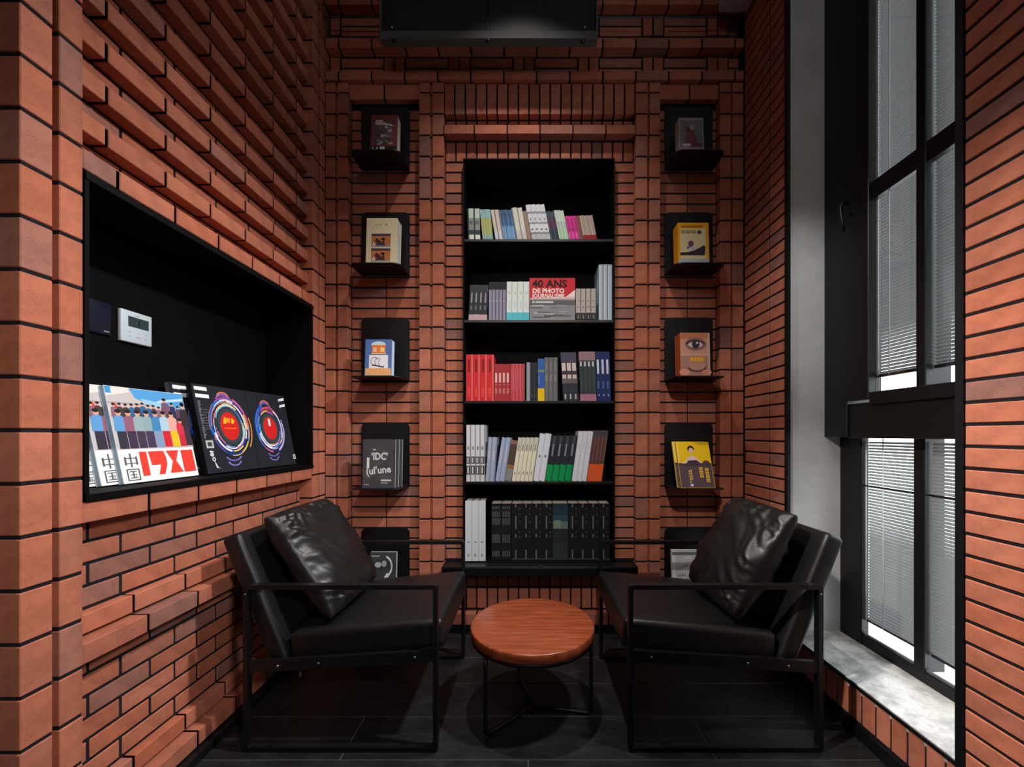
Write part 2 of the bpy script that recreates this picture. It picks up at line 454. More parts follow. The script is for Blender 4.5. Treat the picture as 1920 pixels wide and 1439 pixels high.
br_ = MB(); br_.box(XR - .012, XR + .004, -.6, 2.474, 0, .052)
tag(br_.build('baseboard_right', M_STEEL), 'low black baseboard under the window and beside it', 'baseboard', kind='structure')
# black steel lining around the opening
tr = MB(); tx0, tx1 = XR - .004, XR + .012
tr.box(tx0, tx1, 1.230, 1.2535, .186, WZ1); tr.box(tx0, tx1, WY1 - .012, WY1 + .012, .186, WZ1)
tr.box(tx0, tx1, 1.2535, WY1 - .012, .188, .2)
tag(tr.build('trim_8', M_STEEL), 'thin black metal edging around the tall window opening', 'trim', kind='structure')
rv = MB(); rv.box(XR + .012, 1.66, WY1, WY1 + .012, WZ0, WZ1)
tag(rv.build('trim_9', M_PLASTER), 'grey plastered reveal beside the tall window', 'reveal', kind='structure')
rn = MB(); rn.box(XR + .012, 1.66, WY0 - .002, WY0 + .011, WZ0, WZ1)
tag(rn.build('trim_10', M_PLASTER), 'grey plastered reveal hidden behind the near brick pier', 'reveal', kind='structure')
sl = MB(); sl.box(XR + .001, 1.66, WY0, WY1, .172, WZ0)
tag(sl.build('trim_11', M_STONE), 'mottled grey stone window sill', 'window sill', kind='structure')

# window: fixed light below, opening sash above, deep transom between
win = tag(empty('window_1', (1.6, 1.66, WZ0)), 'tall black metal framed window with a deep transom', 'window', kind='structure')
def wbar(name, x0, x1, y0, y1, z0, z1, mat=M_FRAME, bev=.003):
    o = block(name, x0 - 1.6, x1 - 1.6, y0 - 1.66, y1 - 1.66, z0 - WZ0, z1 - WZ0, mat, win, bev)
    return o
wbar('jamb', 1.575, 1.612, 1.945, WY1, WZ0, 1.19)
wbar('jamb', 1.575, 1.612, WY0 + .011, 1.33, WZ0, 1.19)
wbar('jamb', 1.495, 1.66, 1.93, WY1, 1.19, WZ1)
wbar('jamb', 1.495, 1.66, WY0 + .011, 1.29, 1.19, WZ1)
wbar('bottom_rail', 1.578, 1.612, 1.33, 1.945, WZ0, .252)
wbar('glazing_bead', 1.583, 1.595, 1.33, 1.945, .252, .262, M_RIM, .001)
wbar('mullion', 1.575, 1.66, 1.635, 1.682, .25, 1.19)
wbar('transom', 1.505, 1.66, 1.29, 1.945, 1.185, 1.345)
wbar('sash_stile', 1.488, 1.54, 1.80, 1.945, 1.36, WZ1)
wbar('sash_stile', 1.50, 1.54, 1.29, 1.34, 1.36, WZ1)
wbar('sash_rail', 1.49, 1.54, 1.29, 1.80, 1.335, 1.388)
wbar('glazing_bar', 1.505, 1.535, 1.34, 1.80, 2.235, 2.315)
wbar('mullion', 1.50, 1.60, 1.552, 1.592, 1.38, WZ1)
wbar('glazing_bar', 1.588, 1.594, 1.682, 1.945, .956, .964); wbar('glazing_bar', 1.588, 1.594, 1.33, 1.635, .956, .964)
for (y0, y1, z0, z1, xg) in ((1.682, 1.945, .252, 1.186, 1.589), (1.33, 1.635, .252, 1.186, 1.589), (1.592, 1.80, 1.388, 2.24, 1.519),
                             (1.34, 1.552, 1.388, 2.24, 1.519), (1.592, 1.80, 2.31, WZ1, 1.519), (1.34, 1.552, 2.31, WZ1, 1.519)):
    wbar('pane', xg, xg + .003, y0, y1, z0, z1, M_GLASS, 0)
# lever handle on the sash
hb = MB(); hb.box(-.006, .006, -.012, .012, -.05, .03)
hp = [(-.012, 0, 0), (-.035, 0, .002), (-.045, -.002, -.004), (-.05, -.003, -.02), (-.05, -.004, -.06), (-.044, -.004, -.10), (-.036, -.004, -.13)]
hb.tube(hp, .007, 8)
hb.build('handle', M_FRAME, win, (1.484 - 1.6, 1.89 - 1.66, 2.27 - WZ0))

def blind(label, y0, y1, z0, z1, xc, cords, sg):
    t = tag(empty('venetian_blind', (xc, (y0 + y1) / 2, z0)), label, 'blind', 'venetian blinds in the tall window')
    yc = (y0 + y1) / 2; w2 = (y1 - y0) / 2 - .004
    s = MB(); pitch = .0138; n = int((z1 - z0 - .02) / pitch); ca_, sa = sg * math.cos(math.radians(40)), math.sin(math.radians(40))
    for i in range(n):
        z = .018 + i * pitch; hw = .0079
        s.face([(-hw * ca_, -w2, z + hw * sa), (-hw * ca_, w2, z + hw * sa), (0, w2, z + .0012), (0, -w2, z + .0012)])
        s.face([(0, -w2, z + .0012), (0, w2, z + .0012), (hw * ca_, w2, z - hw * sa), (hw * ca_, -w2, z - hw * sa)])
    o = s.build('slats', M_SLAT, t); o['kind'] = 'stuff'
    b = MB(); b.box(-.008, .008, -w2, w2, 0, .012); b.build('bottom_rail', M_FRAME, t)
    for cy in cords:
        c_ = MB(); c_.tube([(-.012, cy - yc, .006), (-.012, cy - yc, z1 - z0)], .0022, 6); c_.build('lift_cord', M_CORD, t)
    return t
XB1, XB0 = 1.535, 1.604
blind('grey slatted blind of the wide lower light below transom', 1.686, 1.943, .318, 1.184, XB0, (1.845, 1.938), -1)
blind('grey slatted blind of the narrow lower light below transom', 1.335, 1.632, .318, 1.184, XB0, (1.36,), -1)
blind('grey slatted blind of the wide opening sash above transom', 1.595, 1.798, 1.452, 4.1, XB1, (1.735, 1.79), 1)
blind('grey slatted blind of the narrow sash above transom', 1.344, 1.549, 1.452, 4.1, XB1, (1.38,), 1)

# ------------------------------------------------------------------ high panel, rod and ceiling beam
hpn = tag(empty('hanging_panel', (-.24, 2.3, 3.47)), 'black framed hanging panel high above the bookcase', 'panel')
px0, px1 = X(711, 2.3) + .24, X(1121, 2.3) + .24; pz0 = Z(72, 2.3) - 3.47
mid = X(915, 2.3) + .24
block('board', px0 + .012, mid - .004, .012, .04, pz0 + .046, pz0 + .8, M_DARKPANEL, hpn)
block('board', mid + .004, px1 - .012, .012, .04, pz0 + .046, pz0 + .8, M_DARKPANEL, hpn)
block('bottom_rail', px0, px1, 0, .055, pz0, pz0 + .045, M_RIM, hpn)
block('side_rail', px0, px0 + .01, 0, .05, pz0 + .046, pz0 + .8, M_RIM, hpn); block('side_rail', px1 - .01, px1, 0, .05, pz0 + .046, pz0 + .8, M_RIM, hpn)
block('centre_bar', mid - .006, mid + .006, .004, .03, pz0 + .046, pz0 + .8, M_STEEL, hpn)
for sx in (X(735, 2.3) + .24, X(1096, 2.3) + .24):
    s = MB(); s.lathe([(.001, .022), (.006, .02), (.007, .008), (.007, 0)], 10); s.build('stud', M_SCREW, hpn, (sx, -.004, pz0 + .05))
for sx in (X(738, 2.3) + .24, mid, X(1093, 2.3) + .24):
    s = MB(); s.lathe([(.012, 0), (.012, -.008), (.006, -.014), (.001, -.015)], 12); s.build('knob', M_STEEL, hpn, (sx, .012, pz0))
for sx in (px0 + .15, px1 - .15):
    s = MB(); s.tube([(sx, .026, pz0 + .8), (sx, .026, CEIL - 3.47)], .006, 8); s.build('hanger_rod', M_STEEL, hpn)
rod = MB(); rz = Z(32, 2.46); rod.tube([(-1.235, 2.462, rz), (1.295, 2.462, rz)], .004, 8)
tag(rod.build('cornice_rod', M_RIM), 'thin grey rod running along the brick cornice', 'rod')
beam = MB(); beam.box(1.135, 1.3, -.5, 2.455, 3.735, 3.9)
tag(beam.build('ceiling_beam', M_WHITEBEAM), 'pale grey boxed beam along the top of window wall', 'beam')

# ------------------------------------------------------------------ bookcase and its ledge
BY = 2.498                                         # front plane of the bookcase
bc = tag(empty('bookcase', (.057, BY, BZ0)), 'tall black steel bookcase with five bays set into the brick wall', 'bookcase')
def bcb(name, x0, x1, y0, y1, z0, z1, bev=.001):
    return block(name, x0 - .057, x1 - .057, y0 - BY, y1 - BY, z0 - BZ0, z1 - BZ0, M_NICHE if 'panel' in name else M_STEEL, bc, bev)
SH = .494
bcb('side_panel', BX0, BX0 + .008, BY, BY + .28, BZ0, BZ1); bcb('side_panel', BX1 - .008, BX1, BY, BY + .28, BZ0, BZ1)
bcb('top_panel', BX0 + .008, BX1 - .008, BY, BY + .28, BZ1 - .008, BZ1)
bcb('bottom_panel', BX0 + .008, BX1 - .008, BY, BY + .28, BZ0, BZ0 + .006)
bcb('back_panel', BX0 + .008, BX1 - .008, BY + .262, BY + .27, BZ0 + .006, BZ1 - .008)
for i in range(1, 5):
    bcb('shelf', BX0 + .008, BX1 - .008, BY + .001, BY + .262, BZ0 + SH * i - .016, BZ0 + SH * i)
lg = tag(empty('bookcase_ledge', (.061, 2.47, .42)), 'black steel ledge projecting under the bookcase', 'ledge')
block('top_plate', -.519 - .061, .641 - .061, 2.418 - 2.47, R_ - .002 - 2.47, -.008, 0, M_STEEL, lg, .001)
block('front_fascia', -.519 - .061, .641 - .061, 2.418 - 2.47, 2.424 - 2.47, -.052, -.0085, M_STEEL, lg, .001)

# ------------------------------------------------------------------ wall shelves: rounded plate folded into a shelf
def wall_shelf(xc, z, label):
    t = tag(empty('display_shelf', (xc, R_, z)), label, 'wall shelf', 'black wall shelves on the brick bays')
    w = .149; h = .385; r = .032; y1 = -.004; y0 = -.010
    pts = [(-w, 0), (w, 0)]
    for k in range(7):
        a = k / 6 * PI / 2; pts.append((w - r + r * math.cos(a), h - r + r * math.sin(a)))
    for k in range(7):
        a = PI / 2 + k / 6 * PI / 2; pts.append((-w + r + r * math.cos(a), h - r + r * math.sin(a)))
    m = MB(); m.loft([[(x, y1, zz) for x, zz in pts], [(x, y0, zz) for x, zz in pts]], smooth=False); m.build('back_plate', M_STEEL, t)
    d = .19; r = .045; pts = [(w, y1), (-w, y1)]
    for k in range(7):
        a = PI + k / 6 * PI / 2; pts.append((-w + r + r * math.cos(a), -d + r + r * math.sin(a)))
    for k in range(7):
        a = 1.5 * PI + k / 6 * PI / 2; pts.append((w - r + r * math.cos(a), -d + r + r * math.sin(a)))
    m = MB(); m.loft([[(x, y, 0) for x, y in pts], [(x, y, -.006) for x, y in pts]], smooth=False); m.build('shelf_plate', M_STEEL, t)
    return t
SZ = [2.84, 2.19, 1.54, .89, .24]
NAMES = ['top', 'second from top', 'middle', 'second from bottom', 'lowest']
for i, z in enumerate(SZ):
    wall_shelf(-.890, z, 'black rounded wall shelf on niche side of bookcase, %s of its column' % NAMES[i])
    wall_shelf(.982, z, 'black rounded wall shelf on window side of bookcase, %s of its column' % NAMES[i])

# ------------------------------------------------------------------ printed matter
class Print:
    """flat print on a cover: shapes in 0..w, 0..h, facing -y, each a hair in front of the last"""
    def __init__(s):
        s.m = MB(); s.k = 0
    def y(s):
        s.k += 1; return -.0003 - .00001 * s.k
    def poly(s, pts, col):
        y = s.y(); s.m.face([(a, y, c_) for a, c_ in pts], col); return s
    def rect(s, x0, x1, z0, z1, col):
        return s.poly([(x0, z0), (x1, z0), (x1, z1), (x0, z1)], col)
    def oval(s, cx, cz, rx, rz, col, a0=0, a1=360, n=28):
        return s.poly([(cx + rx * math.cos(math.radians(a0 + (a1 - a0) * k / n)), cz + rz * math.sin(math.radians(a0 + (a1 - a0) * k / n))) for k in range(n)], col)
    def arc(s, cx, cz, rx, rz, w, a0, a1, col, n=16):
        y = s.y()
        for k in range(n):
            q = []
            for (t, d) in ((k, 0), (k + 1, 0), (k + 1, 1), (k, 1)):
                a = math.radians(a0 + (a1 - a0) * t / n); g = 1 + (w if d else 0)
                q.append((cx + rx * g * math.cos(a), y, cz + rz * g * math.sin(a)))
            s.m.face(q, col)
        return s
    def text(s, txt, x, z, size, col, sx=1.0, bold=0.0, align='LEFT', rot=0.0):
        cu = bpy.data.curves.new('txt', 'FONT'); cu.body = txt; cu.size = size; cu.offset = bold; cu.align_x = align
        cu.resolution_u = 2
        ob = bpy.data.objects.new('txt', cu); COL.objects.link(ob)
        me = ob.to_mesh(); y = s.y(); ca_, sa = math.cos(rot), math.sin(rot)
        pv = [((v_.co.x * sx) * ca_ - v_.co.y * sa + x, y, (v_.co.x * sx) * sa + v_.co.y * ca_ + z) for v_ in me.vertices]
        for p in me.polygons:
            q = [pv[i] for i in p.vertices]
            nrm = (Vector(q[1]) - Vector(q[0])).cross(Vector(q[2]) - Vector(q[0]))
            s.m.face(q if nrm.y < 0 else q[::-1], col)
        ob.to_mesh_clear(); bpy.data.objects.remove(ob); bpy.data.curves.remove(cu)
        return s

def cover_book(name, label, cat, loc, w, h, t, cover, spine, pages, lean=0.0, turn=0.0, roll=0.0, pr=None, group=None, spine_left=True, cover_mesh=None):
    """book standing face out: cover board in front, page block, back board, spine"""
    m = MB(); bt = .002
    m.box(0, w, 0, bt, 0, h, cover); m.box(0, w, t - bt, t, 0, h, cover)
    if spine_left:
        m.box(0, bt, bt, t - bt, 0, h, spine); m.box(bt, w - .002, bt, t - bt, .002, h - .002, pages)
    else:
        m.box(w - bt, w, bt, t - bt, 0, h, spine); m.box(.002, w - bt, bt, t - bt, .002, h - .002, pages)
    o = m.build(name, M_PRINT); tag(o, label, cat, group)
    o.rotation_mode = 'XYZ'
    o.matrix_world = Matrix.Translation((loc[0], loc[1], loc[2] + t * math.sin(lean) + .0004)) @ Matrix.Rotation(turn, 4, 'Z') @ Matrix.Rotation(-lean, 4, 'X') @ Matrix.Rotation(roll, 4, 'Y')
    if cover_mesh is not None:
        link('cover_print', cover_mesh, o)
    elif pr is not None:
        link('cover_print', pr.m.mesh('cover_print', M_PRINT), o)
    return o

# ---- books face out on the wall shelves
def shelf_y(z):        # books stand near the front edge of a shelf
    return 2.378
# niche side, from the top
p = Print(); w, h = .156, .228
p.rect(.004, w - .004, .004, h - .004, (120, 52, 60)).rect(.012, w - .03, .05, h - .03, (92, 74, 78))
for i in range(34):
    g = random.randint(60, 190); p.rect(*(lambda a, b: (a, a + .01 + rnd() * .02, b, b + .006 + rnd() * .018))(.02 + rnd() * .095, .04 + rnd() * .13), (g, g - 10, g - 4))
p.rect(.03, .07, .165, .195, (196, 176, 178)).poly([(.075, .168), (.125, .158), (.126, .166), (.076, .178)], (214, 206, 206))
p.rect(.004, w - .004, .004, .034, (40, 36, 38)).rect(.012, .018, .012, .03, (200, 196, 196)).poly([(.03, .012), (.04, .012), (.046, .03), (.04, .03)], (210, 206, 206)).rect(.056, .068, .012, .031, (226, 222, 222)).rect(.071, .083, .012, .031, (226, 222, 222))
cover_book('book', 'thick book with a dark red and grey collage cover', 'book', (-.926, shelf_y(0), SZ[0]), w, h, .06, (110, 50, 58), (80, 40, 46), (205, 200, 196), .07, pr=p)
p = Print(); w, h = .181, .275
p.rect(.003, w - .003, .003, h - .003, (226, 214, 178)).rect(.05, .09, .232, .236, (150, 140, 110)).oval(.115, .235, .005, .005, (120, 112, 90))
for zz in (.0, .088):
    p.rect(.03, .142, .012 + zz, .092 + zz, (190, 120, 70)).rect(.03, .142, .078 + zz, .092 + zz, (70, 60, 84)).rect(.03, .142, .012 + zz, .02 + zz, (150, 150, 170))
    p.poly([(.055, .02 + zz), (.075, .058 + zz), (.09, .04 + zz), (.105, .06 + zz), (.11, .02 + zz)], (78, 50, 46)).oval(.062, .05 + zz, .010, .014, (66, 40, 60)).oval(.098, .06 + zz, .012, .008, (40, 30, 28))
    p.poly([(.034, .02 + zz), (.055, .02 + zz), (.045, .045 + zz)], (220, 200, 186))
cover_book('book', 'cream book whose cover shows two framed desert photographs', 'book', (-.952, shelf_y(0), SZ[1]), w, h, .07, (226, 214, 178), (200, 190, 160), (214, 224, 226), .07, pr=p)
p = Print(); w, h = .155, .215
p.rect(.003, w - .003, .003, h - .003, (88, 116, 176)).rect(.003, w - .003, .003, .045, (232, 170, 112))
p.oval(.077, .185, .042, .018, (206, 224, 236)).rect(.04, .118, .13, .182, (236, 130, 62)).rect(.047, .066, .142, .166, (246, 200, 150)).rect(.088, .112, .142, .166, (250, 206, 140)).rect(.036, .122, .128, .134, (220, 196, 140))
p.rect(.024, .134, .045, .122, (238, 234, 244))
for q in range(3):
    p.arc(.055 + q * .022, .085 - q * .004, .018, .022, .16, 20 + 50 * q, 260 + 30 * q, (70, 62, 70))
p.poly([(.04, .06), (.11, .048), (.112, .054), (.042, .068)], (50, 46, 52))
cover_book('book', 'blue book with an orange lantern and white drawing on the cover', 'book', (-.958, shelf_y(0), SZ[2]), w, h, .05, (88, 116, 176), (88, 116, 176), (214, 232, 240), .06, pr=p)
p = Print(); w, h = .19, .284
p.rect(.002, w - .002, .002, h - .002, (66, 64, 70))
for i in range(14):
    a = rnd() * .12 + .02; c_ = rnd() * .2 + .05; p.oval(a, c_, .02 + rnd() * .03, .01 + rnd() * .03, (70 + random.randint(-8, 10),) * 3)
p.text('I', .022, .118, .082, (214, 214, 220), 1.0, .003).text('\u2018IDC\u2019', .05, .165, .058, (206, 202, 210), .78, .002).text('(ul\u2032une', .022, .078, .058, (200, 204, 206), .92, .0015, rot=.10)
p.rect(.06, .075, .22, .226, (200, 200, 206)).rect(.108, .168, .04, .05, (186, 188, 196)).rect(.108, .15, .026, .034, (130, 132, 140)).rect(.01, .04, .018, .024, (140, 138, 142))
cm = p.m.mesh('cover_print', M_PRINT)
for i in range(3):
    cover_book('book', 'dark grey book with white ornamental lettering, ' + ('front copy of three', 'middle copy of three', 'rearmost copy of three')[i], 'book', (-.972 + i * .014, shelf_y(0) - .002 + i * .02, SZ[3] + .0), w, h, .016, (62, 60, 66), (62, 60, 66), (206, 220, 222), .05, cover_mesh=cm, group='three grey copies on a wall shelf')
p = Print(); w, h = .155, .272
p.rect(.002, w - .002, .002, h - .002, (58, 62, 66)).arc(.08, .19, .045, .055, .22, -80, 70, (205, 205, 205)).oval(.05, .2, .02, .016, (190, 190, 192)).oval(.085, .206, .014, .018, (170, 170, 172)).oval(.105, .14, .010, .012, (214, 214, 214)).rect(.012, .06, .246, .254, (150, 150, 140))
cover_book('book', 'dark book with white brush marks behind the armchair arm', 'book', (-.934, shelf_y(0), SZ[4]), w, h, .03, (52, 56, 60), (52, 56, 60), (190, 196, 196), .06, pr=p)
# window side, from the top
p = Print(); w, h = .145, .208
p.rect(.002, w - .002, .002, h - .002, (150, 140, 142)).rect(.008, .026, .03, h - .012, (120, 108, 112)).rect(.026, .115, .05, h - .016, (112, 108, 104)).rect(.115, w - .006, .04, h - .016, (104, 108, 122))
p.poly([(.03, .05), (.05, .11), (.075, .15), (.1, .1), (.11, .05)], (120, 66, 70)).oval(.052, .135, .014, .018, (90, 66, 62)).oval(.078, .15, .012, .016, (176, 150, 150)).rect(.062, w - .01, .028, .056, (110, 58, 70)).rect(.02, .07, .036, .05, (200, 194, 192)).rect(.01, w - .03, .012, .022, (190, 140, 150))
cover_book('book', 'grey book with a faded red figure on the cover', 'book', (.868, shelf_y(0), SZ[0]), w, h, .06, (150, 140, 142), (176, 164, 168), (196, 190, 190), .06, pr=p)
p = Print(); w, h = .18, .245
p.rect(.002, w - .002, .002, h - .002, (226, 158, 30)).rect(.012, w - .018, .03, .21, (216, 200, 150)).rect(.002, w - .002, .002, .03, (170, 176, 188))
for i in range(3):
    p.rect(.02 + i * .03, .044 + i * .03, .182, .2, (110, 100, 70)).rect(.024 + i * .03, .04 + i * .03, .187, .195, (190, 176, 130))
p.rect(.02, .145, .217, .228, (166, 96, 18)).oval(.125, .188, .014, .012, (96, 70, 110)).oval(.075, .12, .016, .018, (110, 64, 96)).oval(.066, .096, .016, .01, (80, 90, 150)).oval(.09, .09, .03, .012, (190, 190, 190))
p.poly([(.012, .05), (.012, .068), (.06, .07), (.1, .082), (.15, .11), (.16, .1), (.155, .05)], (52, 44, 50))
cover_book('book', 'thick yellow book with a cartoon scene on the cover', 'book', (.864, shelf_y(0), SZ[1]), w, h, .075, (226, 158, 30), (206, 136, 20), (216, 206, 180), .05, pr=p)
p = Print(); w, h = .172, .252
p.rect(.002, w - .002, .002, h - .002, (206, 152, 130)).rect(.002, w - .002, .215, h - .002, (196, 118, 88)).rect(.002, w - .002, .1, .126, (222, 170, 152)).rect(.002, w - .002, .002, .118, (176, 130, 116))
p.oval(.09, .185, .062, .04, (150, 110, 98)).oval(.088, .184, .05, .026, (96, 74, 80)).oval(.088, .181, .044, .018, (206, 186, 184)).oval(.09, .184, .022, .024, (58, 50, 66)).oval(.098, .192, .006, .006, (220, 220, 230)).arc(.088, .178, .052, .03, .14, 10, 170, (60, 44, 56))
p.rect(.052, .14, .08, .112, (210, 140, 66)).rect(.058, .074, .086, .106, (232, 178, 60)).rect(.078, .094, .086, .106, (226, 170, 60)).rect(.098, .112, .088, .106, (232, 178, 60)).rect(.116, .134, .086, .104, (226, 170, 60)).oval(.096, .05, .055, .03, (130, 92, 84)).oval(.096, .058, .05, .026, (190, 140, 124)).arc(.096, .048, .042, .022, .25, 190, 350, (64, 44, 52)).oval(.022, .02, .03, .02, (228, 150, 128)).oval(.15, .02, .03, .016, (222, 134, 112))
p.rect(w - .012, w - .002, .002, h - .002, (206, 172, 168))
cover_book('book', 'thick book with a close-up of an eye and orange spine', 'book', (.878, shelf_y(0), SZ[2]), w, h, .09, (206, 152, 130), (176, 84, 42), (214, 190, 180), .05, pr=p)
p = Print(); w, h = .196, .282
p.rect(.002, w - .002, .002, h - .002, (92, 74, 84)).rect(.002, w - .002, .142, h - .002, (246, 202, 22)).rect(.002, .012, .142, h - .002, (250, 220, 120))
p.oval(.085, .236, .02, .022, (52, 40, 36)).oval(.086, .226, .015, .018, (232, 190, 170)).poly([(.035, .15), (.055, .178), (.085, .2), (.115, .18), (.14, .15)], (240, 208, 206)).poly([(.05, .15), (.06, .165), (.11, .168), (.13, .15)], (70, 52, 64)).rect(.002, w - .002, .132, .15, (74, 62, 76)).oval(.165, .152, .02, .014, (96, 60, 56)).rect(.02, .05, .148, .158, (250, 226, 160))
for (a, z0, n) in ((.118, .062, 3), (.152, .035, 4)):
    for i in range(n):
        p.rect(a, a + .02, z0 + i * .022, z0 + .018 + i * .022, (240, 190, 40)).rect(a + .004, a + .016, z0 + .006 + i * .022, z0 + .010 + i * .022, (120, 90, 60))
for (a, z0, n) in ((.055, .03, 5), (.066, .05, 4)):
    for i in range(n):
        p.rect(a, a + .008, z0 + i * .016, z0 + .011 + i * .016, (226, 190, 90))
p.rect(.056, .072, .01, .024, (226, 226, 226))
cm = p.m.mesh('cover_print', M_PRINT)
cover_book('magazine', 'yellow and brown magazine with a seated figure on its cover', 'magazine', (.872, 2.352, SZ[3]), w, h, .012, (246, 202, 22), (92, 74, 84), (230, 226, 210), .36, cover_mesh=cm)
cover_book('magazine', 'second yellow magazine tucked behind the one with a seated figure', 'magazine', (.858, 2.372, SZ[3] + .001), w, h, .012, (246, 210, 60), (220, 200, 60), (230, 226, 210), .36, cover_mesh=cm)
p = Print(); w, h = .2, .285
p.rect(.002, w - .002, .002, h - .002, (206, 208, 210)).rect(.002, .02, .002, h - .002, (232, 232, 232))
for i in range(16):
    a = .02 + rnd() * .13; z0 = .06 + rnd() * .19; g = random.randint(110, 235); p.poly([(a, z0), (a + .05, z0 + .006), (a + .045, z0 + .02), (a + .01, z0 + .012)], (g, g, g))
p.rect(.002, w - .002, .255, .272, (120, 122, 120))
cover_book('magazine', 'pale grey magazine with a cloudy photograph behind the armchair cushion', 'magazine', (.832, shelf_y(0), SZ[4]), w, h, .02, (206, 208, 210), (226, 226, 226), (226, 226, 226), .08, pr=p)

# ---- books in the bookcase, spine out
SY = 2.512
def spx(px, crop_x, sc): return X(crop_x + px / sc, SY)
def spine_mesh(t, h, d, bands, marks, pages=(222, 218, 208), side=None):
    m = MB(); ct = min(.0016, t * .18)
    zs = [0.0] + [b_[0] for b_ in bands]
    for i, b_ in enumerate(bands):
        m.box(0, t, 0, .002, h * zs[i], h * zs[i + 1], b_[1])
        m.box(0, ct, .002, d, h * zs[i], h * zs[i + 1], side or b_[1]); m.box(t - ct, t, .002, d, h * zs[i], h * zs[i + 1], side or b_[1])
    m.box(ct, t - ct, .002, d - .003, .002, h - .003, pages)
    for (x0, x1, z0, z1, c_) in marks:
        m.face([(t * x0, -.0003, h * z0), (t * x1, -.0003, h * z0), (t * x1, -.0003, h * z1), (t * x0, -.0003, h * z1)], c_)
    return m.mesh('book', M_PRINT)

def run(name, label, cat, n, xb0, xb1, ytop, dxtop, bands, marks, crop, zbase, ybot, group, depth=.19, side=None, yoff=0.0, gapf=.985, jit=.004):
    """n alike books between two pixel columns of a shelf; dxtop = how far the tops lean to the right"""
    cx, sc = crop; y_ = SY + yoff
    a, b_ = X(cx + xb0 / sc, y_), X(cx + xb1 / sc, y_)
    if abs(dxtop) < 1: dxtop *= (ybot - ytop)
    hpx = (ybot - ytop) / sc; h = hpx * y_ / F
    th = math.atan2(dxtop, ybot - ytop); L = h / math.cos(th); step = (b_ - a) / n; t = step * math.cos(th) * gapf
    me = spine_mesh(t, L, depth, bands, marks, side=side)
    for i in range(n):
        o = link(name, me); tag(o, label if n == 1 else '%s, %s from the niche side' % (label, ORD[i]), cat, group if n > 1 else None)
        x0 = a + i * step; z0 = zbase
        o.rotation_euler = (0, th, 0)
        if th >= 0:      # tops lean right: rests on its right lower edge
            z0 += math.sin(th) * t
        o.location = (x0, y_ + rnd() * jit, z0 + .0003)
ORD = ['first', 'second', 'third', 'fourth', 'fifth']
def shelfz(i): return BZ0 + SH * i
C1 = (860, 6.4); Q = run
# top bay
B, Zb = 985, shelfz(4)
Q('book', 'mint and black striped book at the end of top bay', 'book', 2, 112, 258, 605, -.025, [(.17, (232, 240, 232)), (.32, (60, 70, 72)), (.7, (150, 160, 156)), (1, (206, 222, 212))], [(0, .22, 0, 1, (48, 60, 60)), (.3, .8, .5, .62, (110, 120, 118))], C1, Zb, B, 'striped books in top bay')
Q('book', 'light blue and olive banded book in top bay', 'book', 4, 290, 414, 615, -.10, [(.18, (140, 176, 192)), (.72, (176, 184, 108)), (1, (142, 198, 210))], [(.1, .3, .02, .98, (206, 214, 180))], C1, Zb, B, 'blue and olive books in top bay')
Q('book', 'off-white book with a brown edge line in top bay', 'book', 2, 444, 544, 622, -.165, [(.3, (216, 222, 232)), (1, (222, 210, 202))], [(.75, .95, 0, 1, (120, 86, 78))], C1, Zb, B, 'off-white books in top bay')
Q('book', 'steel blue book in top bay', 'book', 3, 546, 692, 625, -.17, [(.45, (112, 158, 206)), (.75, (84, 124, 176)), (1, (74, 104, 148))], [(.2, .5, .5, .9, (56, 78, 112)), (.55, .7, .05, .4, (150, 190, 226))], C1, Zb, B, 'steel blue books in top bay')
Q('book', 'ivory book with a grey seam in top bay', 'book', 2, 698, 826, 600, -.175, [(.3, (206, 206, 204)), (1, (224, 222, 212))], [(.02, .2, 0, 1, (140, 140, 138)), (.5, .6, .2, .9, (236, 236, 232))], C1, Zb, B, 'ivory books in top bay')
Q('book', 'tan book beside the tall white set of top bay', 'book', 1, 830, 876, 640, -.18, [(1, (160, 134, 118))], [], C1, Zb, B, None)
Q('book', 'tall white book with grey lettering rings in top bay', 'book', 4, 884, 1108, 562, -.19, [(.16, (196, 198, 202)), (.22, (140, 146, 160)), (.45, (230, 232, 238)), (.5, (150, 154, 164)), (.74, (226, 228, 236)), (.8, (150, 158, 176)), (1, (230, 232, 240))], [(.2, .7, .28, .32, (120, 124, 134)), (.3, .7, .55, .62, (170, 174, 186))], C1, Zb, B, 'tall white books in top bay')
Q('book', 'navy book with a maroon panel in top bay', 'book', 2, 1112, 1208, 642, -.195, [(.25, (46, 50, 60)), (.4, (56, 58, 76)), (.78, (96, 44, 70)), (1, (62, 74, 92))], [(.1, .3, .05, .95, (70, 96, 130))], C1, Zb, B, 'navy and maroon books in top bay')
Q('book', 'pale mint book in top bay', 'book', 3, 1212, 1328, 632, -.2, [(.45, (170, 208, 172)), (.62, (176, 196, 192)), (1, (202, 224, 208))], [(.05, .25, .05, .95, (226, 236, 230))], C1, Zb, B, 'mint books in top bay')
Q('book', 'magenta book in top bay', 'book', 3, 1332, 1458, 698, -.2, [(.35, (222, 60, 156)), (.5, (200, 50, 140)), (1, (226, 58, 158))], [(.15, .4, .1, .3, (246, 130, 200)), (.5, .8, .4, .9, (170, 40, 116))], C1, Zb, B, 'magenta books in top bay')
Q('book', 'brown book between the magenta and beige sets', 'book', 1, 1459, 1504, 694, -.2, [(.3, (110, 96, 86)), (1, (140, 84, 80))], [], C1, Zb, B, None)
Q('book', 'beige book with a red foot in top bay', 'book', 3, 1506, 1664, 692, -.2, [(.2, (156, 34, 34)), (1, (176, 158, 146))], [(.05, .25, .22, .98, (206, 196, 190))], C1, Zb, B, 'beige and red books in top bay')
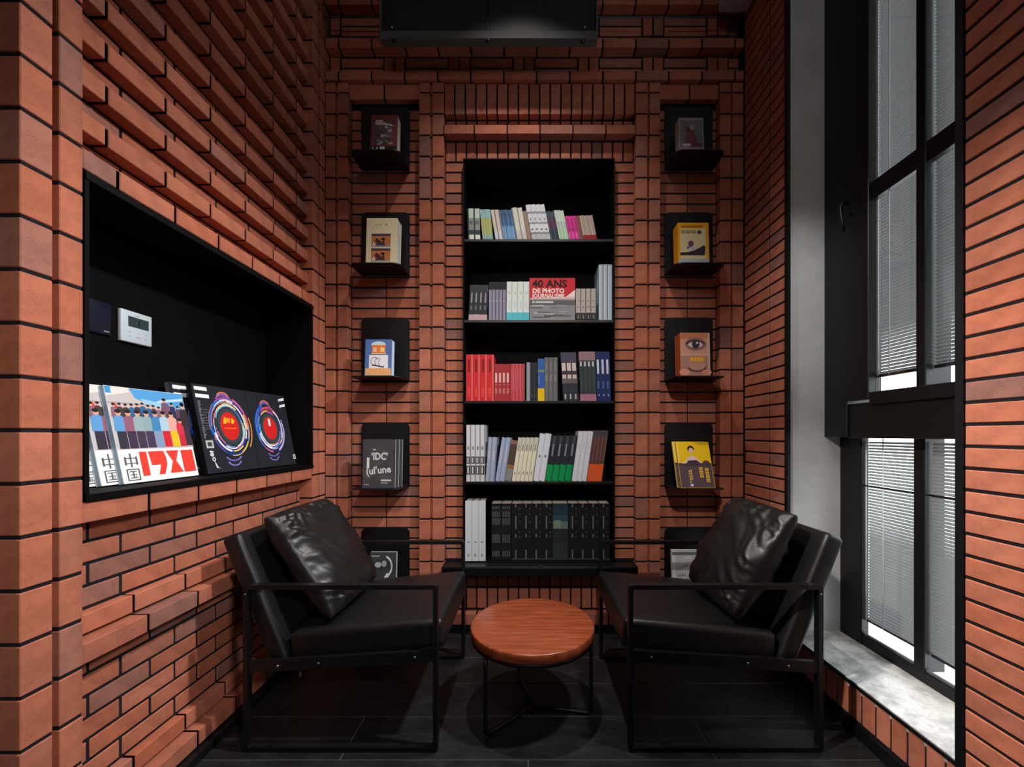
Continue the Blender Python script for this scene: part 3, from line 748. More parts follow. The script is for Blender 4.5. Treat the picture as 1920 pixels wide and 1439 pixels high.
# second bay
C2 = (860, 6.4); B, Zb = 742, shelfz(3)
Q('book', 'black book with a pale pink foot in second bay', 'book', 4, 118, 338, 315, 20, [(.17, (196, 168, 172)), (.8, (50, 52, 60)), (1, (62, 64, 72))], [(.3, .6, .3, .42, (120, 122, 130)), (.3, .65, .5, .78, (150, 152, 160))], C2, Zb, B, 'black and pink books in second bay')
Q('book', 'lilac grey book with a dark head in second bay', 'book', 5, 362, 572, 278, 2, [(.8, (150, 146, 170)), (1, (38, 40, 48))], [(.8, 1, 0, .8, (70, 62, 70)), (.15, .5, .5, .52, (206, 204, 214))], C2, Zb, B, 'lilac books in second bay')
Q('book', 'white book with a turquoise foot in second bay', 'book', 4, 574, 846, 275, 4, [(.21, (92, 198, 214)), (1, (226, 236, 236))], [(.85, .97, .22, .98, (176, 190, 192)), (.3, .7, .68, .73, (206, 206, 180)), (.35, .6, .3, .5, (206, 214, 216))], C2, Zb, B, 'white and turquoise books in second bay')
Q('book', 'beige book with a dark foot in second bay', 'book', 4, 1408, 1652, 358, 0, [(.24, (48, 44, 48)), (1, (186, 178, 174))], [(.85, 1, 0, 1, (90, 84, 84)), (.2, .6, .4, .44, (140, 134, 130)), (.2, .6, .6, .64, (150, 144, 140)), (.3, .6, .05, .18, (120, 116, 116))], C2, Zb, B, 'beige books in second bay')
Q('book', 'tall pale blue grey volume at the end of second bay', 'book', 3, 1684, 1846, 68, 0, [(1, (172, 190, 204))], [(.85, 1, 0, 1, (90, 106, 120)), (.1, .35, .02, .98, (206, 220, 230))], C2, Zb, B, 'tall pale volumes in second bay')
p = Print(); x0, x1 = spx(850, 860, 6.4), spx(1398, 860, 6.4); w = x1 - x0; h = (742 - 230) / 6.4 * SY / F
p.rect(.001, w - .001, .001, h - .001, (140, 142, 148)).rect(.001, w - .001, h * .52, h - .001, (206, 40, 52)).poly([(w * .75, h * .52), (w - .001, h * .52), (w - .001, h * .72)], (240, 226, 224)).poly([(.001, h * .5), (w - .001, h * .5), (w - .001, h * .56), (.001, h * .52)], (222, 190, 190))
for i in range(26):
    z0 = h * (.02 + .44 * rnd()); g = random.randint(70, 200); a = w * rnd() * .8; p.rect(a, min(w - .002, a + w * (.1 + rnd() * .3)), z0, z0 + h * .03, (g, g, g + 3))
p.rect(.001, w - .001, h * .36, h * .47, (96, 98, 106))
p.text('40 ANS', w * .06, h * .78, h * .25, (24, 10, 14), 1.02, .0022).text('DE PHOTO', w * .06, h * .645, h * .15, (248, 240, 240), 1.0, .0012).text('JOURNALISME', w * .06, h * .535, h * .13, (248, 236, 236), .92, .001).rect(w * .06, w * .11, h * .41, h * .45, (226, 226, 228)).rect(w * .13, w * .52, h * .41, h * .45, (214, 214, 218)).rect(w * .06, w * .32, h * .33, h * .36, (190, 190, 194))
cover_book('book', 'red and grey photojournalism book standing cover out', 'book', (x0 + .001, SY, shelfz(3) + .0003), w - .002, h, .03, (180, 40, 50), (180, 40, 50), (220, 220, 220), .02, pr=p)
# third bay
B, Zb = 690, shelfz(2)
Q('book', 'tall bright red book in third bay', 'book', 4, 88, 422, 132, 0, [(1, (206, 46, 50))], [(.78, .98, 0, 1, (226, 110, 110)), (.3, .6, .62, .9, (130, 30, 34)), (.25, .6, .1, .3, (226, 70, 60))], C1, Zb, B, 'tall red books in third bay')
Q('book', 'short dull red book with white lettering in third bay', 'book', 4, 428, 616, 246, 0, [(1, (168, 52, 58))], [(.2, .7, .5, .76, (230, 190, 190)), (.2, .7, .2, .34, (196, 120, 116)), (.25, .65, .42, .46, (190, 110, 110))], C1, Zb, B, 'short lettered red books in third bay')
Q('book', 'plain rose red book in third bay', 'book', 4, 620, 790, 243, 0, [(1, (190, 62, 74))], [(.8, 1, 0, 1, (216, 120, 124)), (.3, .6, .3, .9, (200, 90, 98))], C1, Zb, B, 'rose red books in third bay')
Q('book', 'thin pale grey book beside two black ones', 'book', 1, 815, 856, 226, 0, [(1, (150, 158, 164))], [], C1, Zb, B, None)
Q('book', 'thin black book in third bay', 'book', 2, 858, 946, 226, 0, [(1, (40, 42, 50))], [(.1, .2, 0, 1, (80, 84, 90)), (.4, .7, .1, .2, (70, 70, 76))], C1, Zb, B, 'thin black books in third bay')
Q('book', 'blue book with a bright yellow foot', 'book', 1, 950, 1030, 182, 0, [(.3, (238, 196, 20)), (.68, (58, 92, 176)), (.74, (120, 140, 110)), (1, (56, 104, 176))], [(.1, .3, .4, .6, (90, 130, 200))], C1, Zb, B, None)
Q('book', 'mid grey book in third bay', 'book', 3, 1032, 1190, 166, 0, [(1, (112, 114, 116))], [(.85, 1, 0, 1, (80, 82, 84)), (.25, .6, .45, .6, (136, 138, 140)), (.2, .6, .7, .9, (126, 128, 130))], C1, Zb, B, 'mid grey books in third bay')
Q('book', 'dark slate book with pink white lettering in third bay', 'book', 3, 1258, 1442, 106, -36, [(.36, (52, 58, 70)), (.48, (110, 98, 100)), (.8, (74, 64, 74)), (1, (78, 76, 98))], [(.1, .85, .62, .78, (224, 208, 206)), (.1, .85, .46, .54, (216, 200, 200)), (.3, .6, .04, .14, (190, 190, 190))], C1, Zb, B, 'slate lettered books in third bay')
Q('book', 'teal grey book with pink head and foot in third bay', 'book', 4, 1462, 1656, 97, -20, [(.14, (176, 120, 140)), (.82, (58, 66, 72)), (1, (156, 124, 132))], [(.2, .6, .7, .8, (206, 212, 214)), (.4, .55, .2, .6, (80, 92, 98))], C1, Zb, B, 'pink tipped books in third bay')
Q('book', 'navy blue book with white title in third bay', 'book', 3, 1662, 1832, 97, -.034, [(1, (34, 50, 104))], [(.2, .65, .55, .84, (206, 212, 230)), (.2, .6, .25, .4, (80, 104, 160)), (.3, .6, .1, .14, (150, 160, 190))], C1, Zb, B, 'navy books in third bay')
# fourth bay
B, Zb = 762, shelfz(1)
Q('book', 'tall white book with black bands in fourth bay', 'book', 4, 92, 318, 82, 0, [(.12, (206, 206, 208)), (.28, (70, 70, 74)), (.31, (220, 220, 222)), (.44, (84, 84, 90)), (1, (212, 214, 220))], [(.8, 1, 0, 1, (130, 136, 148)), (.25, .6, .56, .62, (130, 130, 136)), (.2, .5, .14, .26, (210, 210, 210)), (.1, .5, .33, .42, (180, 180, 184))], C1, Zb, B, 'tall banded books in fourth bay')
Q('book', 'pale blue book standing nearly upright in fourth bay', 'book', 2, 322, 430, 232, .07, [(1, (164, 176, 200))], [(.7, 1, 0, 1, (140, 146, 168)), (.2, .6, .5, .7, (196, 190, 204))], C1, Zb, B, 'upright pale blue books in fourth bay')
Q('book', 'pale blue book leaning over in fourth bay', 'book', 2, 440, 552, 238, .155, [(1, (158, 178, 208))], [(.7, 1, 0, 1, (144, 154, 178)), (.2, .6, .4, .8, (186, 186, 204))], C1, Zb, B, 'leaning pale blue books in fourth bay')
Q('book', 'dark brown and grey book leaning in fourth bay', 'book', 1, 556, 634, 272, .152, [(.3, (136, 138, 136)), (.4, (150, 104, 60)), (.9, (84, 70, 66)), (1, (140, 104, 92))], [], C1, Zb, B, None)
Q('book', 'cream book leaning in fourth bay', 'book', 5, 638, 888, 238, .15, [(.68, (228, 224, 202)), (1, (206, 206, 190))], [(.85, 1, 0, 1, (176, 170, 146)), (.3, .6, .7, .84, (150, 150, 136)), (.3, .55, .15, .22, (150, 144, 120))], C1, Zb, B, 'cream books in fourth bay')
Q('book', 'white book with two small dots leaning in fourth bay', 'book', 2, 894, 1034, 192, .148, [(.3, (224, 222, 236)), (1, (214, 224, 234))], [(.35, .6, .5, .55, (90, 94, 96)), (.85, 1, 0, 1, (190, 200, 210))], C1, Zb, B, 'dotted white books in fourth bay')
Q('book', 'black book with a bright green foot in fourth bay', 'book', 4, 1040, 1352, 215, .146, [(.36, (16, 150, 84)), (1, (44, 46, 56))], [(.82, 1, 0, .36, (10, 110, 64)), (.35, .6, .55, .82, (130, 146, 150)), (.3, .7, .84, .98, (70, 78, 84))], C1, Zb, B, 'black and green books in fourth bay')
Q('book', 'plain white book leaning in fourth bay', 'book', 3, 1358, 1534, 162, .143, [(1, (222, 224, 236))], [(.85, 1, 0, 1, (190, 194, 208)), (.3, .6, .66, .76, (206, 208, 222))], C1, Zb, B, 'plain white books in fourth bay')
Q('book', 'dark red book with an orange foot in fourth bay', 'book', 4, 1540, 1716, 152, .136, [(.34, (226, 96, 46)), (.86, (90, 62, 60)), (1, (74, 72, 74))], [(.25, .6, .38, .84, (120, 60, 62)), (.7, .85, .36, .9, (110, 116, 108))], C1, Zb, B, 'orange footed books in fourth bay')
# bottom bay
C5 = (820, 5.0526); Zb = BZ0 + .006
Q('book', 'thick white volume in bottom bay', 'book', 3, 264, 458, 116, 0, [(1, (212, 218, 228))], [(.35, .6, .3, .325, (120, 120, 126)), (.35, .6, .07, .12, (150, 150, 156)), (.92, 1, 0, 1, (180, 188, 198))], C5, Zb, 685, 'thick white volumes in bottom bay', side=(24, 24, 28))
Q('book', 'thick black volume with dotted grey lettering in bottom bay', 'book', 2, 512, 704, 128, 0, [(1, (28, 29, 33))], [(.1 + .2 * a_, .22 + .2 * a_, z0, z1, (84, 84, 90)) for a_ in range(4) for (z0, z1) in ((.06, .16), (.3, .45), (.62, .74), (.76, .86), (.9, .95))], C5, Zb, 664, 'dotted black volumes in bottom bay', side=(24, 24, 28), yoff=.02)
mk = [(.32, .46, z0, z1, (92, 106, 112)) for (z0, z1) in ((.02, .18), (.4, .46), (.55, .78), (.93, 1))] + [(.7, .8, z0, z0 + .02, (90, 90, 96)) for z0 in (.4, .48, .66, .8, .9)]
Q('book', 'thick black silver-lined volume beside the dotted ones', 'book', 4, 706, 1094, 128, 0, [(.03, (60, 60, 64)), (1, (26, 28, 32))], mk, C5, Zb, 664, 'black volumes of the bottom bay', side=(24, 24, 28), yoff=.02)
Q('book', 'thick black volume with a teal picture on its spine', 'book', 1, 1095, 1240, 128, 0, [(.03, (60, 60, 64)), (.3, (48, 56, 58)), (.55, (40, 46, 50)), (.68, (92, 116, 112)), (.78, (46, 76, 88)), (1, (40, 58, 72))], [(.1, .5, .56, .7, (120, 136, 120))], C5, Zb, 664, None, side=(24, 24, 28), yoff=.02)
Q('book', 'thick black silver-lined volume past the teal pictured one', 'book', 4, 1242, 1636, 128, 0, [(.03, (60, 60, 64)), (1, (26, 28, 32))], mk, C5, Zb, 664, 'black volumes of the bottom bay', side=(24, 24, 28), yoff=.02)

# ------------------------------------------------------------------ niche in the left wall
nb = tag(empty('display_niche', (-1.4, (Y0 + Y1) / 2, NZ0)), 'black steel lined display niche let into the brick side wall', 'niche')
yc = (Y0 + Y1) / 2
def nbx(name, x0, x1, y0, y1, z0, z1, mat=M_NICHE, bev=.0008):
    return block(name, x0 + 1.4, x1 + 1.4, y0 - yc, y1 - yc, z0 - NZ0, z1 - NZ0, mat, nb, bev)
XF, XBK = XLP + .004, -1.502
nbx('back_panel', XBK - .01, XBK, Y0 + .002, Y1 - .014, NZ0 + .003, NZ1 - .003)
nbx('top_panel', XBK, XF - .001, Y0 + .014, Y1 - .014, NZ1 - .021, NZ1 - .002)
nbx('bottom_panel', XBK, XF - .001, Y0 + .014, Y1 - .014, NZ0 + .002, NZ0 + .021)
nbx('side_panel', XBK, XF - .001, Y0 + .002, Y0 + .0135, NZ0 + .022, NZ1 - .022)
nbx('side_panel', XBK, XF - .001, Y1 - .0135, Y1 - .002, NZ0 + .022, NZ1 - .022)
nbx('front_edge', XF, XF + .002, Y0 + .002, Y1 - .002, NZ0, NZ0 + .021, M_NICHE, .0004)
nbx('front_edge', XF, XF + .002, Y0 + .002, Y1 - .002, NZ1 - .021, NZ1, M_NICHE, .0004)
# thermostat and switch on its back panel
th_ = tag(empty('thermostat', (XBK + .0006, 1.551, 1.604)), 'pale square thermostat with dark display on the niche back', 'thermostat')
block('body', 0, .016, -.061, .061, -.059, .059, M_WHITEPL, th_, .004, 2)
block('display', .0155, .0172, -.036, .046, .0, .038, M_LCD, th_, .0006)
p = MB()
for (a, z0, wd) in ((-.03, -.02, .006), (.006, -.02, .004), (.034, -.02, .006), (-.03, -.036, .006), (.004, -.036, .018), (.034, -.036, .006), (.0, .045, .016)):
    p.box(.0158, .0164, a - wd / 2, a + wd / 2, z0 - .0015, z0 + .0015)
p.build('button_marks', M_GREYMARK, th_)
m_ = MB(); m_.box(.0172, .0175, .004, .008, .01, .028); m_.build('display_digit', M_NICHE, th_)
sw = tag(empty('light_switch', (XBK + .0006, 1.418, 1.609)), 'dark navy switch plate beside the pale thermostat', 'switch')
block('plate', 0, .009, -.043, .043, -.056, .056, M_NAVYPL, sw, .002, 2)
m_ = MB(); m_.box(.009, .0094, .018, .036, -.046, -.042); m_.build('status_mark', M_GREYMARK, sw)

# photo magazines: crowd on steps above a red 1981
p = Print(); w, h = .305, .335
p.rect(.001, w - .001, .001, h - .001, (244, 246, 248)).rect(.001, w - .001, .115, h - .001, (196, 190, 192)).poly([(.085, h - .001), (w - .001, h - .001), (w - .001, .262), (.16, .275), (.1, .3)], (84, 158, 218))
p.poly([(.16, .285), (.3, .305), (.3, .315), (.2, .3)], (190, 216, 234)).poly([(.12, .3), (.2, .29), (.26, .27), (.14, .276)], (150, 200, 234))
p.poly([(.001, .3), (.08, .318), (.085, .334), (.03, .334), (.001, .32)], (226, 222, 218)).rect(.001, .02, .31, .334, (70, 150, 210)).rect(.001, .16, .275, .28, (160, 154, 156)).rect(.001, w - .001, .246, .262, (214, 208, 208))
p.poly([(.012, .25), (.035, .25), (.03, .272), (.018, .28)], (214, 66, 56))
def figure(x, zf, hh, coat, leg, head=(214, 164, 140), hair=(40, 34, 36), wd=.028):
    p.rect(x - wd * .42, x + wd * .42, zf, zf + hh * .48, leg).poly([(x - wd * .55, zf + hh * .44), (x + wd * .55, zf + hh * .44), (x + wd * .5, zf + hh * .78), (x + wd * .2, zf + hh * .84), (x - wd * .2, zf + hh * .84), (x - wd * .5, zf + hh * .78)], coat)
    p.oval(x, zf + hh * .90, wd * .26, hh * .075, head, n=12).oval(x, zf + hh * .945, wd * .28, hh * .05, hair, n=12)
for i in range(13):
    c_ = random.choice([(60, 64, 90), (96, 70, 92), (52, 100, 150), (70, 60, 66), (140, 104, 120)])
    figure(.018 + i * .021, .19 + rnd() * .012, .085, c_, (60, 50, 66), wd=.022)
figure(.215, .2, .11, (120, 84, 110), (90, 70, 80), wd=.03); figure(.245, .2, .095, (50, 50, 90), (50, 50, 80), wd=.024)
for i, (coat, leg) in enumerate([((96, 156, 214), (56, 52, 66)), ((148, 96, 118), (66, 54, 76)), ((150, 172, 178), (70, 58, 84)), ((140, 168, 176), (72, 60, 88)), ((70, 134, 186), (130, 156, 190)), ((168, 204, 222), (204, 44, 56)), ((236, 168, 158), (238, 190, 40)), ((206, 56, 74), (198, 48, 66))]):
    figure(.028 + i * .034, .118 + i * .0006, .138 - .002 * (i == 7) * 14, coat, leg, wd=.038)
figure(.292, .124, .176, (56, 48, 52), (64, 50, 66), hair=(30, 26, 28), wd=.034)
RD = (232, 66, 52)
p.rect(.072, .099, .02, .106, RD)
p.poly([(.106, .106), (.166, .106), (.173, .084), (.173, .056), (.157, .02), (.133, .02), (.147, .056), (.112, .056)], RD).rect(.122, .126, .076, .08, (240, 120, 108))
p.poly([(.177, .106), (.231, .106), (.214, .066), (.237, .021), (.18, .021), (.199, .066)], RD).rect(.242, .296, .02, .106, RD)
GR = (92, 92, 96)
for (a0, a1, z0, z1) in ((.0, .006, .062, .09), (.0195, .0245, .054, .102), (.039, .045, .062, .09), (.006, .039, .066, .0685), (.006, .039, .084, .0865)):
    p.rect(a0 + .016, a1 + .016, z0, z1, GR)
for (a0, a1, z0, z1) in ((0, .004, .01, .048), (.041, .045, .01, .048), (0, .045, .045, .048), (0, .045, .008, .011), (.009, .036, .038, .0405), (.009, .036, .016, .0185), (.02, .0245, .018, .04), (.011, .034, .027, .0295), (.028, .031, .02, .024)):
    p.rect(a0 + .016, a1 + .016, z0, z1, GR)
cm = p.m.mesh('cover_print', M_PRINT)
for i in range(3):
    cover_book('magazine', 'photo magazine with a crowd above red 1981, ' + ('rearmost of three overlapping copies', 'middle of three overlapping copies', 'uncovered front copy of three')[i], 'magazine', (-1.338 - (2 - i) * .020, 1.352 - (2 - i) * .052, NZ0 + .0215), w, h, .017, (240, 242, 244), (150, 176, 196), (226, 226, 226), .21, PI / 2, cover_mesh=cm, group='crowd magazines in the niche')
# black albums with swirling rings
p = Print(); w, h = .59, .385
p.rect(.001, w - .001, .001, h - .001, (34, 38, 46)).rect(.298, .302, .001, h - .001, (20, 22, 26))
p.rect(.012, .075, .358, .374, (236, 238, 242)).rect(.012, .08, .326, .342, (236, 238, 242)).poly([(.535, .35), (.585, .36), (.588, .374), (.54, .364)], (230, 232, 236)).poly([(.535, .316), (.585, .326), (.588, .34), (.54, .33)], (230, 232, 236))
for i in range(22):
    p.rect(.016, .022 + rnd() * .01, .15 + i * .0075, .154 + i * .0075, (120, 124, 130))
for i in range(8):
    p.rect(.03, .04 + rnd() * .03, .19 + i * .012, .193 + i * .012, (84, 90, 96))
p.rect(.018, .056, .108, .142, (180, 184, 186)).rect(.026, .048, .116, .134, (60, 64, 70)).poly([(.05, .022), (.062, .02), (.05, .045), (.044, .05)], (206, 210, 214)).oval(.044, .06, .009, .010, (206, 210, 214)).oval(.044, .06, .004, .005, (34, 38, 46)).oval(.038, .08, .010, .008, (200, 204, 208)).poly([(.028, .09), (.046, .088), (.05, .094), (.03, .098)], (206, 210, 214)).poly([(.052, .03), (.082, .012), (.06, .024)], (206, 210, 214))
p.rect(.572, .592, .03, .055, (206, 214, 222)).rect(.576, .588, .036, .049, (90, 110, 126))
CLR = [(40, 90, 190), (230, 236, 246), (70, 120, 210), (232, 130, 60), (130, 90, 190), (246, 206, 90), (206, 90, 140), (30, 60, 140), (190, 60, 50), (206, 214, 226), (90, 170, 200)]
for (cx, cz, sc_) in ((.165, .205, 1.0), (.43, .2, .93)):
    p.oval(cx, cz, .106 * sc_, .128 * sc_, (26, 42, 84)).oval(cx, cz, .086 * sc_, .106 * sc_, (44, 52, 58))
    for i in range(46):
        a0 = rnd() * 360; r = (.072 + rnd() * .038) * sc_
        p.arc(cx, cz, r, r * 1.2, .03 + rnd() * .05, a0, a0 + 25 + rnd() * 70, random.choice(CLR), 9)
    p.arc(cx, cz, .1 * sc_, .122 * sc_, .06, 110, 200, (36, 96, 196)).arc(cx, cz, .09 * sc_, .11 * sc_, .08, 195, 260, (240, 244, 250)).arc(cx, cz, .09 * sc_, .11 * sc_, .08, 330, 420, (226, 232, 244))
    p.oval(cx, cz, .066 * sc_, .082 * sc_, (58, 68, 72)).oval(cx, cz, .052 * sc_, .064 * sc_, (206, 36, 36))
    for (dz, ww, c_) in ((.15, .035, (130, 96, 190)), (.158, .03, (220, 120, 70)), (.142, .04, (110, 90, 170)), (-.15, .04, (124, 104, 196)), (-.172, .034, (130, 116, 200))):
        p.arc(cx - .01, cz + (dz - .03 if dz > 0 else dz + .02) * sc_, ww * sc_, .024 * sc_, .25, 20 if dz > 0 else 200, 160 if dz > 0 else 340, c_, 10)
p.arc(.165, .2, .125, .14, .05, -40, 20, (226, 150, 50)).poly([(.128, .216), (.146, .216), (.154, .242), (.138, .246)], (246, 180, 30)).poly([(.15, .222), (.168, .22), (.17, .244), (.158, .242)], (240, 150, 30)).poly([(.174, .216), (.19, .218), (.196, .234), (.178, .244)], (246, 180, 30)).rect(.13, .2, .192, .198, (236, 96, 40)).rect(.422, .438, .212, .25, (240, 226, 226))
cm = p.m.mesh('cover_print', M_PRINT)
for i in range(2):
    cover_book('album', ('black album with two red centred swirling rings, propped in the niche front', 'second black album half hidden behind the ringed one in niche')[i], 'album', (-1.325 - i * .054, 1.688 - i * .04, NZ0 + .0215), w, h, .022, (26, 28, 33), (14, 15, 18) if i == 0 else (96, 104, 112), (30, 30, 34), .2, PI / 2 - .05, cover_mesh=cm)

# ------------------------------------------------------------------ armchairs
def rr_loop(x0, x1, z0, z1, r, n=5):
    pts = []
    for (cx, cz, a0) in ((x1 - r, z1 - r, 0), (x0 + r, z1 - r, 90), (x0 + r, z0 + r, 180), (x1 - r, z0 + r, 270)):
        for k in range(n + 1):
            a = math.radians(a0 + 90 * k / n); pts.append((cx + r * math.cos(a), cz + r * math.sin(a)))
    return pts
def loop_frame(x0, x1, z0, z1, bw, y0, y1):
    m = MB(); o_ = rr_loop(x0, x1, z0, z1, .014); i_ = rr_loop(x0 + bw, x1 - bw, z0 + bw, z1 - bw, .006); n = len(o_)
    for k in range(n):
        j = (k + 1) % n
        A, B_, C_, D = o_[k], o_[j], i_[j], i_[k]
        m.face([(A[0], y0, A[1]), (D[0], y0, D[1]), (C_[0], y0, C_[1]), (B_[0], y0, B_[1])][::-1])
        m.face([(A[0], y1, A[1]), (D[0], y1, D[1]), (C_[0], y1, C_[1]), (B_[0], y1, B_[1])])
        m.face([(A[0], y0, A[1]), (B_[0], y0, B_[1]), (B_[0], y1, B_[1]), (A[0], y1, A[1])][::-1], smooth=True)
        m.face([(D[0], y0, D[1]), (C_[0], y0, C_[1]), (C_[0], y1, C_[1]), (D[0], y1, D[1])], smooth=True)
    return m
def cushion(dx, dy, dz, rad, puff):
    """softly rounded block, centred, with a slight crown on its two big faces"""
    bm = bmesh.new(); bmesh.ops.create_cube(bm, size=1); bmesh.ops.scale(bm, vec=(dx, dy, dz), verts=bm.verts)
    bmesh.ops.bevel(bm, geom=list(bm.edges), offset=rad, segments=4, profile=.5, affect='EDGES')
    big = [e for e in bm.edges if e.calc_length() > rad * 2.2]
    bmesh.ops.subdivide_edges(bm, edges=big, cuts=11, use_grid_fill=True)
    for v_ in bm.verts:
        fx = 1 - min(1, abs(v_.co.x) / (dx / 2)) ** 2.5; fy = 1 - min(1, abs(v_.co.y) / (dy / 2)) ** 2.5
        v_.co.z += puff * fx * fy * (1 if v_.co.z > 0 else -.4)
        q = noise.noise(Vector((v_.co.x * 7, v_.co.y * 7, v_.co.z * 5)))
        v_.co.z += .0022 * q; v_.co.y += .0015 * q
    me = bpy.data.meshes.new('cushion'); bm.to_mesh(me); bm.free(); me.materials.append(M_LEATHER)
    for p_ in me.polygons:
        p_.use_smooth = True
    return me
CWD = .668; CDP = .735
seat_me = cushion(.60, CWD - .085, .112, .02, .012)
back_me = cushion(.56, CWD - .075, .074, .02, .012)
def chair(loc, rz, label):
    t = tag(empty('armchair', loc, (0, 0, rz)), label, 'armchair', 'pair of black leather armchairs facing each other')
    for y0 in (0, CWD - .028):
        f_ = loop_frame(-CDP, 0, 0, .632, .017, y0, y0 + .028).build('side_frame', M_STEEL, t)
    for y0, sgn in ((.004, -1), (CWD - .022, 1)):
        m = MB(); A, B_ = (-CDP + .017, .318), (-.017, .362); hh = .021
        pts = [(A[0], A[1] - hh), (B_[0], B_[1] - hh), (B_[0], B_[1] + hh), (A[0], A[1] + hh)]
        m.loft([[(x, y0, z) for x, z in pts], [(x, y0 + .018, z) for x, z in pts]], smooth=False)
        rail = m.build('seat_rail', M_STEEL, t)
        for fx in (.16, .38, .9):
            x = A[0] + (B_[0] - A[0]) * fx; z = A[1] + (B_[1] - A[1]) * fx
            s = MB(); yy = y0 if sgn < 0 else y0 + .018
            s.loft([[(x + .0055 * math.cos(a * PI / 4), yy, z + .0055 * math.sin(a * PI / 4)) for a in range(8)], [(x + .004 * math.cos(a * PI / 4), yy + sgn * .003, z + .004 * math.sin(a * PI / 4)) for a in range(8)]])
            s.build('screw', M_SCREW, rail)
        s = MB(); yy = 0 if sgn < 0 else CWD; x, z = -CDP + .0085, .598
        s.loft([[(x + .0045 * math.cos(a * PI / 4), yy, z + .0045 * math.sin(a * PI / 4)) for a in range(8)], [(x + .003 * math.cos(a * PI / 4), yy + sgn * .002, z + .003 * math.sin(a * PI / 4)) for a in range(8)]])
        s.build('screw', M_SCREW, t)
    for (x, z) in ((-.10, .345), (-.57, .31)):
        block('cross_bar', x - .015, x + .015, .022, CWD - .022, z - .012, z + .012, M_STEEL, t, .003)
    m = MB(); m.tube([(-.55, .06, .30), (-.552, .06, .252)], .005, 8); m.build('strap_pin', M_RIM, t)
    link('seat_cushion', seat_me, t, (-.285, CWD / 2, .400), (0, -math.atan2(.058, .6), 0))
    ang = math.atan2(.197, .5)
    link('backrest', back_me, t, (-.7135, CWD / 2, .548), (0, PI / 2 - ang, 0))
    return t
chair((-.348, 1.546, 0), 0, 'black leather armchair on a steel loop frame beside the niche wall')
chair((.3746, 1.546 + CWD, 0), PI, 'black leather armchair on a steel loop frame beside the window')

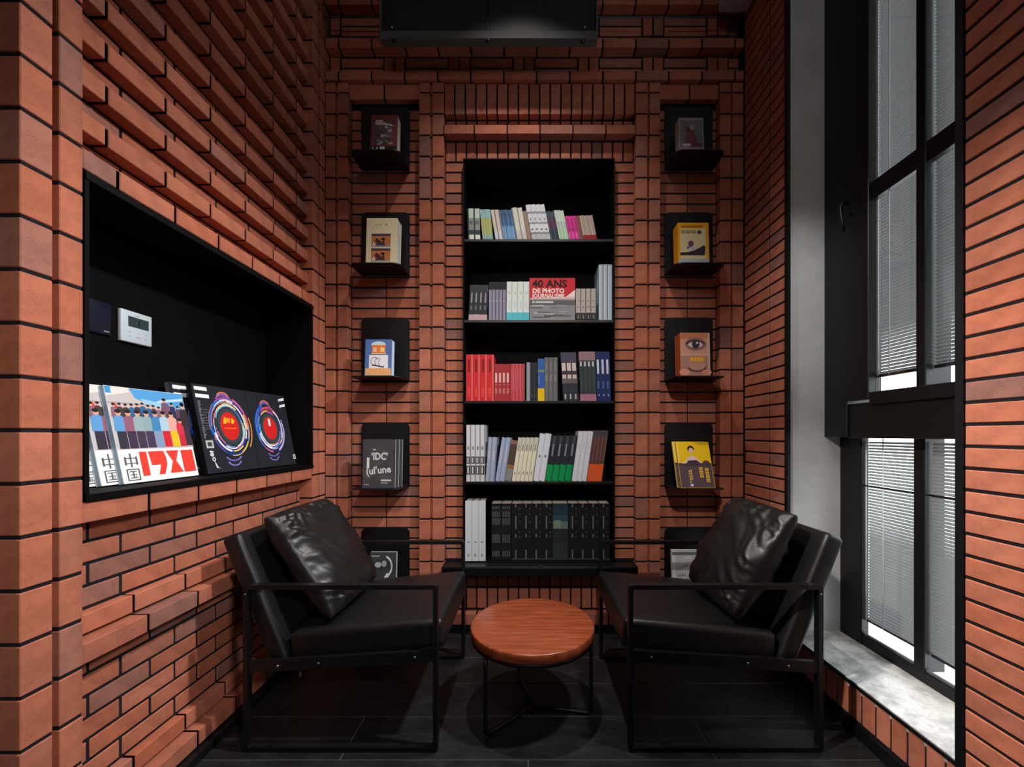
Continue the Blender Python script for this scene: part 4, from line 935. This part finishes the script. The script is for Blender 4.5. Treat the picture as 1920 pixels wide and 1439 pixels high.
def pillow_mesh(size, T, seed):
    n = 64; m = MB(); a = size / 2; idx = []
    random.seed(seed); off = Vector((seed * 3.1, seed * 1.7, 0))
    def pt(u, v_, s):
        k = .07 * (u * u * v_ * v_)                       # rounded corners
        x = a * u * (1 - k * .6 - .02 * (1 - v_ * v_)); y = a * v_ * (1 - k * .6 - .02 * (1 - u * u))
        e = max(0, (1 - u ** 2) * (1 - v_ ** 2)); th = T * min(1.0, e ** .36 * 1.02)
        wu = max(0, abs(u) - .42) ** 1.3; wv = max(0, abs(v_) - .42) ** 1.3
        sh = 1.2 * noise.noise(Vector((u * 1.3, v_ * 1.3, 3 + s)) + off)
        wr = (abs(noise.noise(Vector((v_ * 6.5 + sh + u * 1.5, u * 1.2, s * 2)) + off)) - .22) * .075 * wu
        wr += (abs(noise.noise(Vector((u * 6.5 + sh - v_ * 1.5, v_ * 1.2, s * 2 + 7)) + off)) - .22) * .075 * wv
        wr += (abs(noise.noise(Vector(((u + v_) * 5 + sh, (u - v_) * 1.0, s + 11)) + off)) - .2) * .014
        wr += noise.noise(Vector((u * 1.6, v_ * 1.6, 0)) + off) * .016
        z = s * (th + wr * min(1, e * 6))
        return (x, y, z)
    for s in (1, -1):
        for i in range(n):
            for j in range(n):
                q = [(i, j), (i + 1, j), (i + 1, j + 1), (i, j + 1)]
                if s < 0:
                    q = q[::-1]
                f = lambda k: math.sin((2 * k / n - 1) * PI / 2) * .6 + (2 * k / n - 1) * .4
                m.face([pt(f(c_[0]), f(c_[1]), s) for c_ in q], smooth=True)
    me = m.mesh('pillow', M_LEATHER)
    bm = bmesh.new(); bm.from_mesh(me); bmesh.ops.remove_doubles(bm, verts=bm.verts, dist=.0001); bm.to_mesh(me); bm.free()
    return me
def pillow(bot, top, y0, y1, seed, label, size=.5, twist=0.0):
    """local x runs across the chair, local y up the backrest, local z out of the seat back"""
    o = link('throw_pillow', pillow_mesh(size, .088, seed)); tag(o, label, 'pillow', 'leather pillows on the armchairs')
    up = Vector((top[0] - bot[0], 0, top[1] - bot[1])).normalized(); ax = Vector((0, 1, 0)); nz = ax.cross(up).normalized()
    if (nz.x > 0) != (bot[0] < 0):
        ax = -ax; nz = ax.cross(up).normalized()
    M = Matrix((ax, up, nz)).transposed().to_4x4()
    c_ = Vector(((top[0] + bot[0]) / 2, (y0 + y1) / 2, (top[1] + bot[1]) / 2))
    o.matrix_world = Matrix.Translation(c_) @ M @ Matrix.Rotation(twist, 4, 'Z')
    return o
pillow((-.785, .466), (-1.055, .875), 1.63, 2.10, 3, 'square black leather pillow propped in the armchair beside the niche wall')
pillow((.825, .468), (1.06, .876), 1.63, 2.10, 8, 'square black leather pillow propped in the armchair beside the window')
random.seed(5)

# ------------------------------------------------------------------ round side table
tb = tag(empty('side_table', (.012, 1.8, 0)), 'round wooden side table on three black steel rod legs', 'table')
m = MB(); m.lathe([(.001, .376), (.262, .376), (.2675, .3745), (.2695, .370), (.2695, .340), (.267, .336), (.001, .336)], 72); m.build('table_top', M_WOOD, tb)
m = MB(); m.lathe([(.264, .3355), (.266, .3355), (.266, .322), (.246, .322), (.246, .3355)], 64); m.build('ring', M_STEEL, tb)
for deg in (223, 349, 105):
    a = math.radians(deg); c_, s_ = math.cos(a), math.sin(a); r = .256
    path = [(r * c_, r * s_, .324)] + [(r * c_, r * s_, z) for z in (.25, .15, .05, .03)]
    for k in range(1, 6):
        q = k / 5 * PI / 2; rr = r - .02 * (1 - math.cos(q)); path.append((rr * c_, rr * s_, .03 - .021 * math.sin(q)))
    path += [(.1 * c_, .1 * s_, .009), (.004 * c_, .004 * s_, .009)]
    m = MB(); m.tube(path, .0085, 10); m.build('leg', M_STEEL, tb)
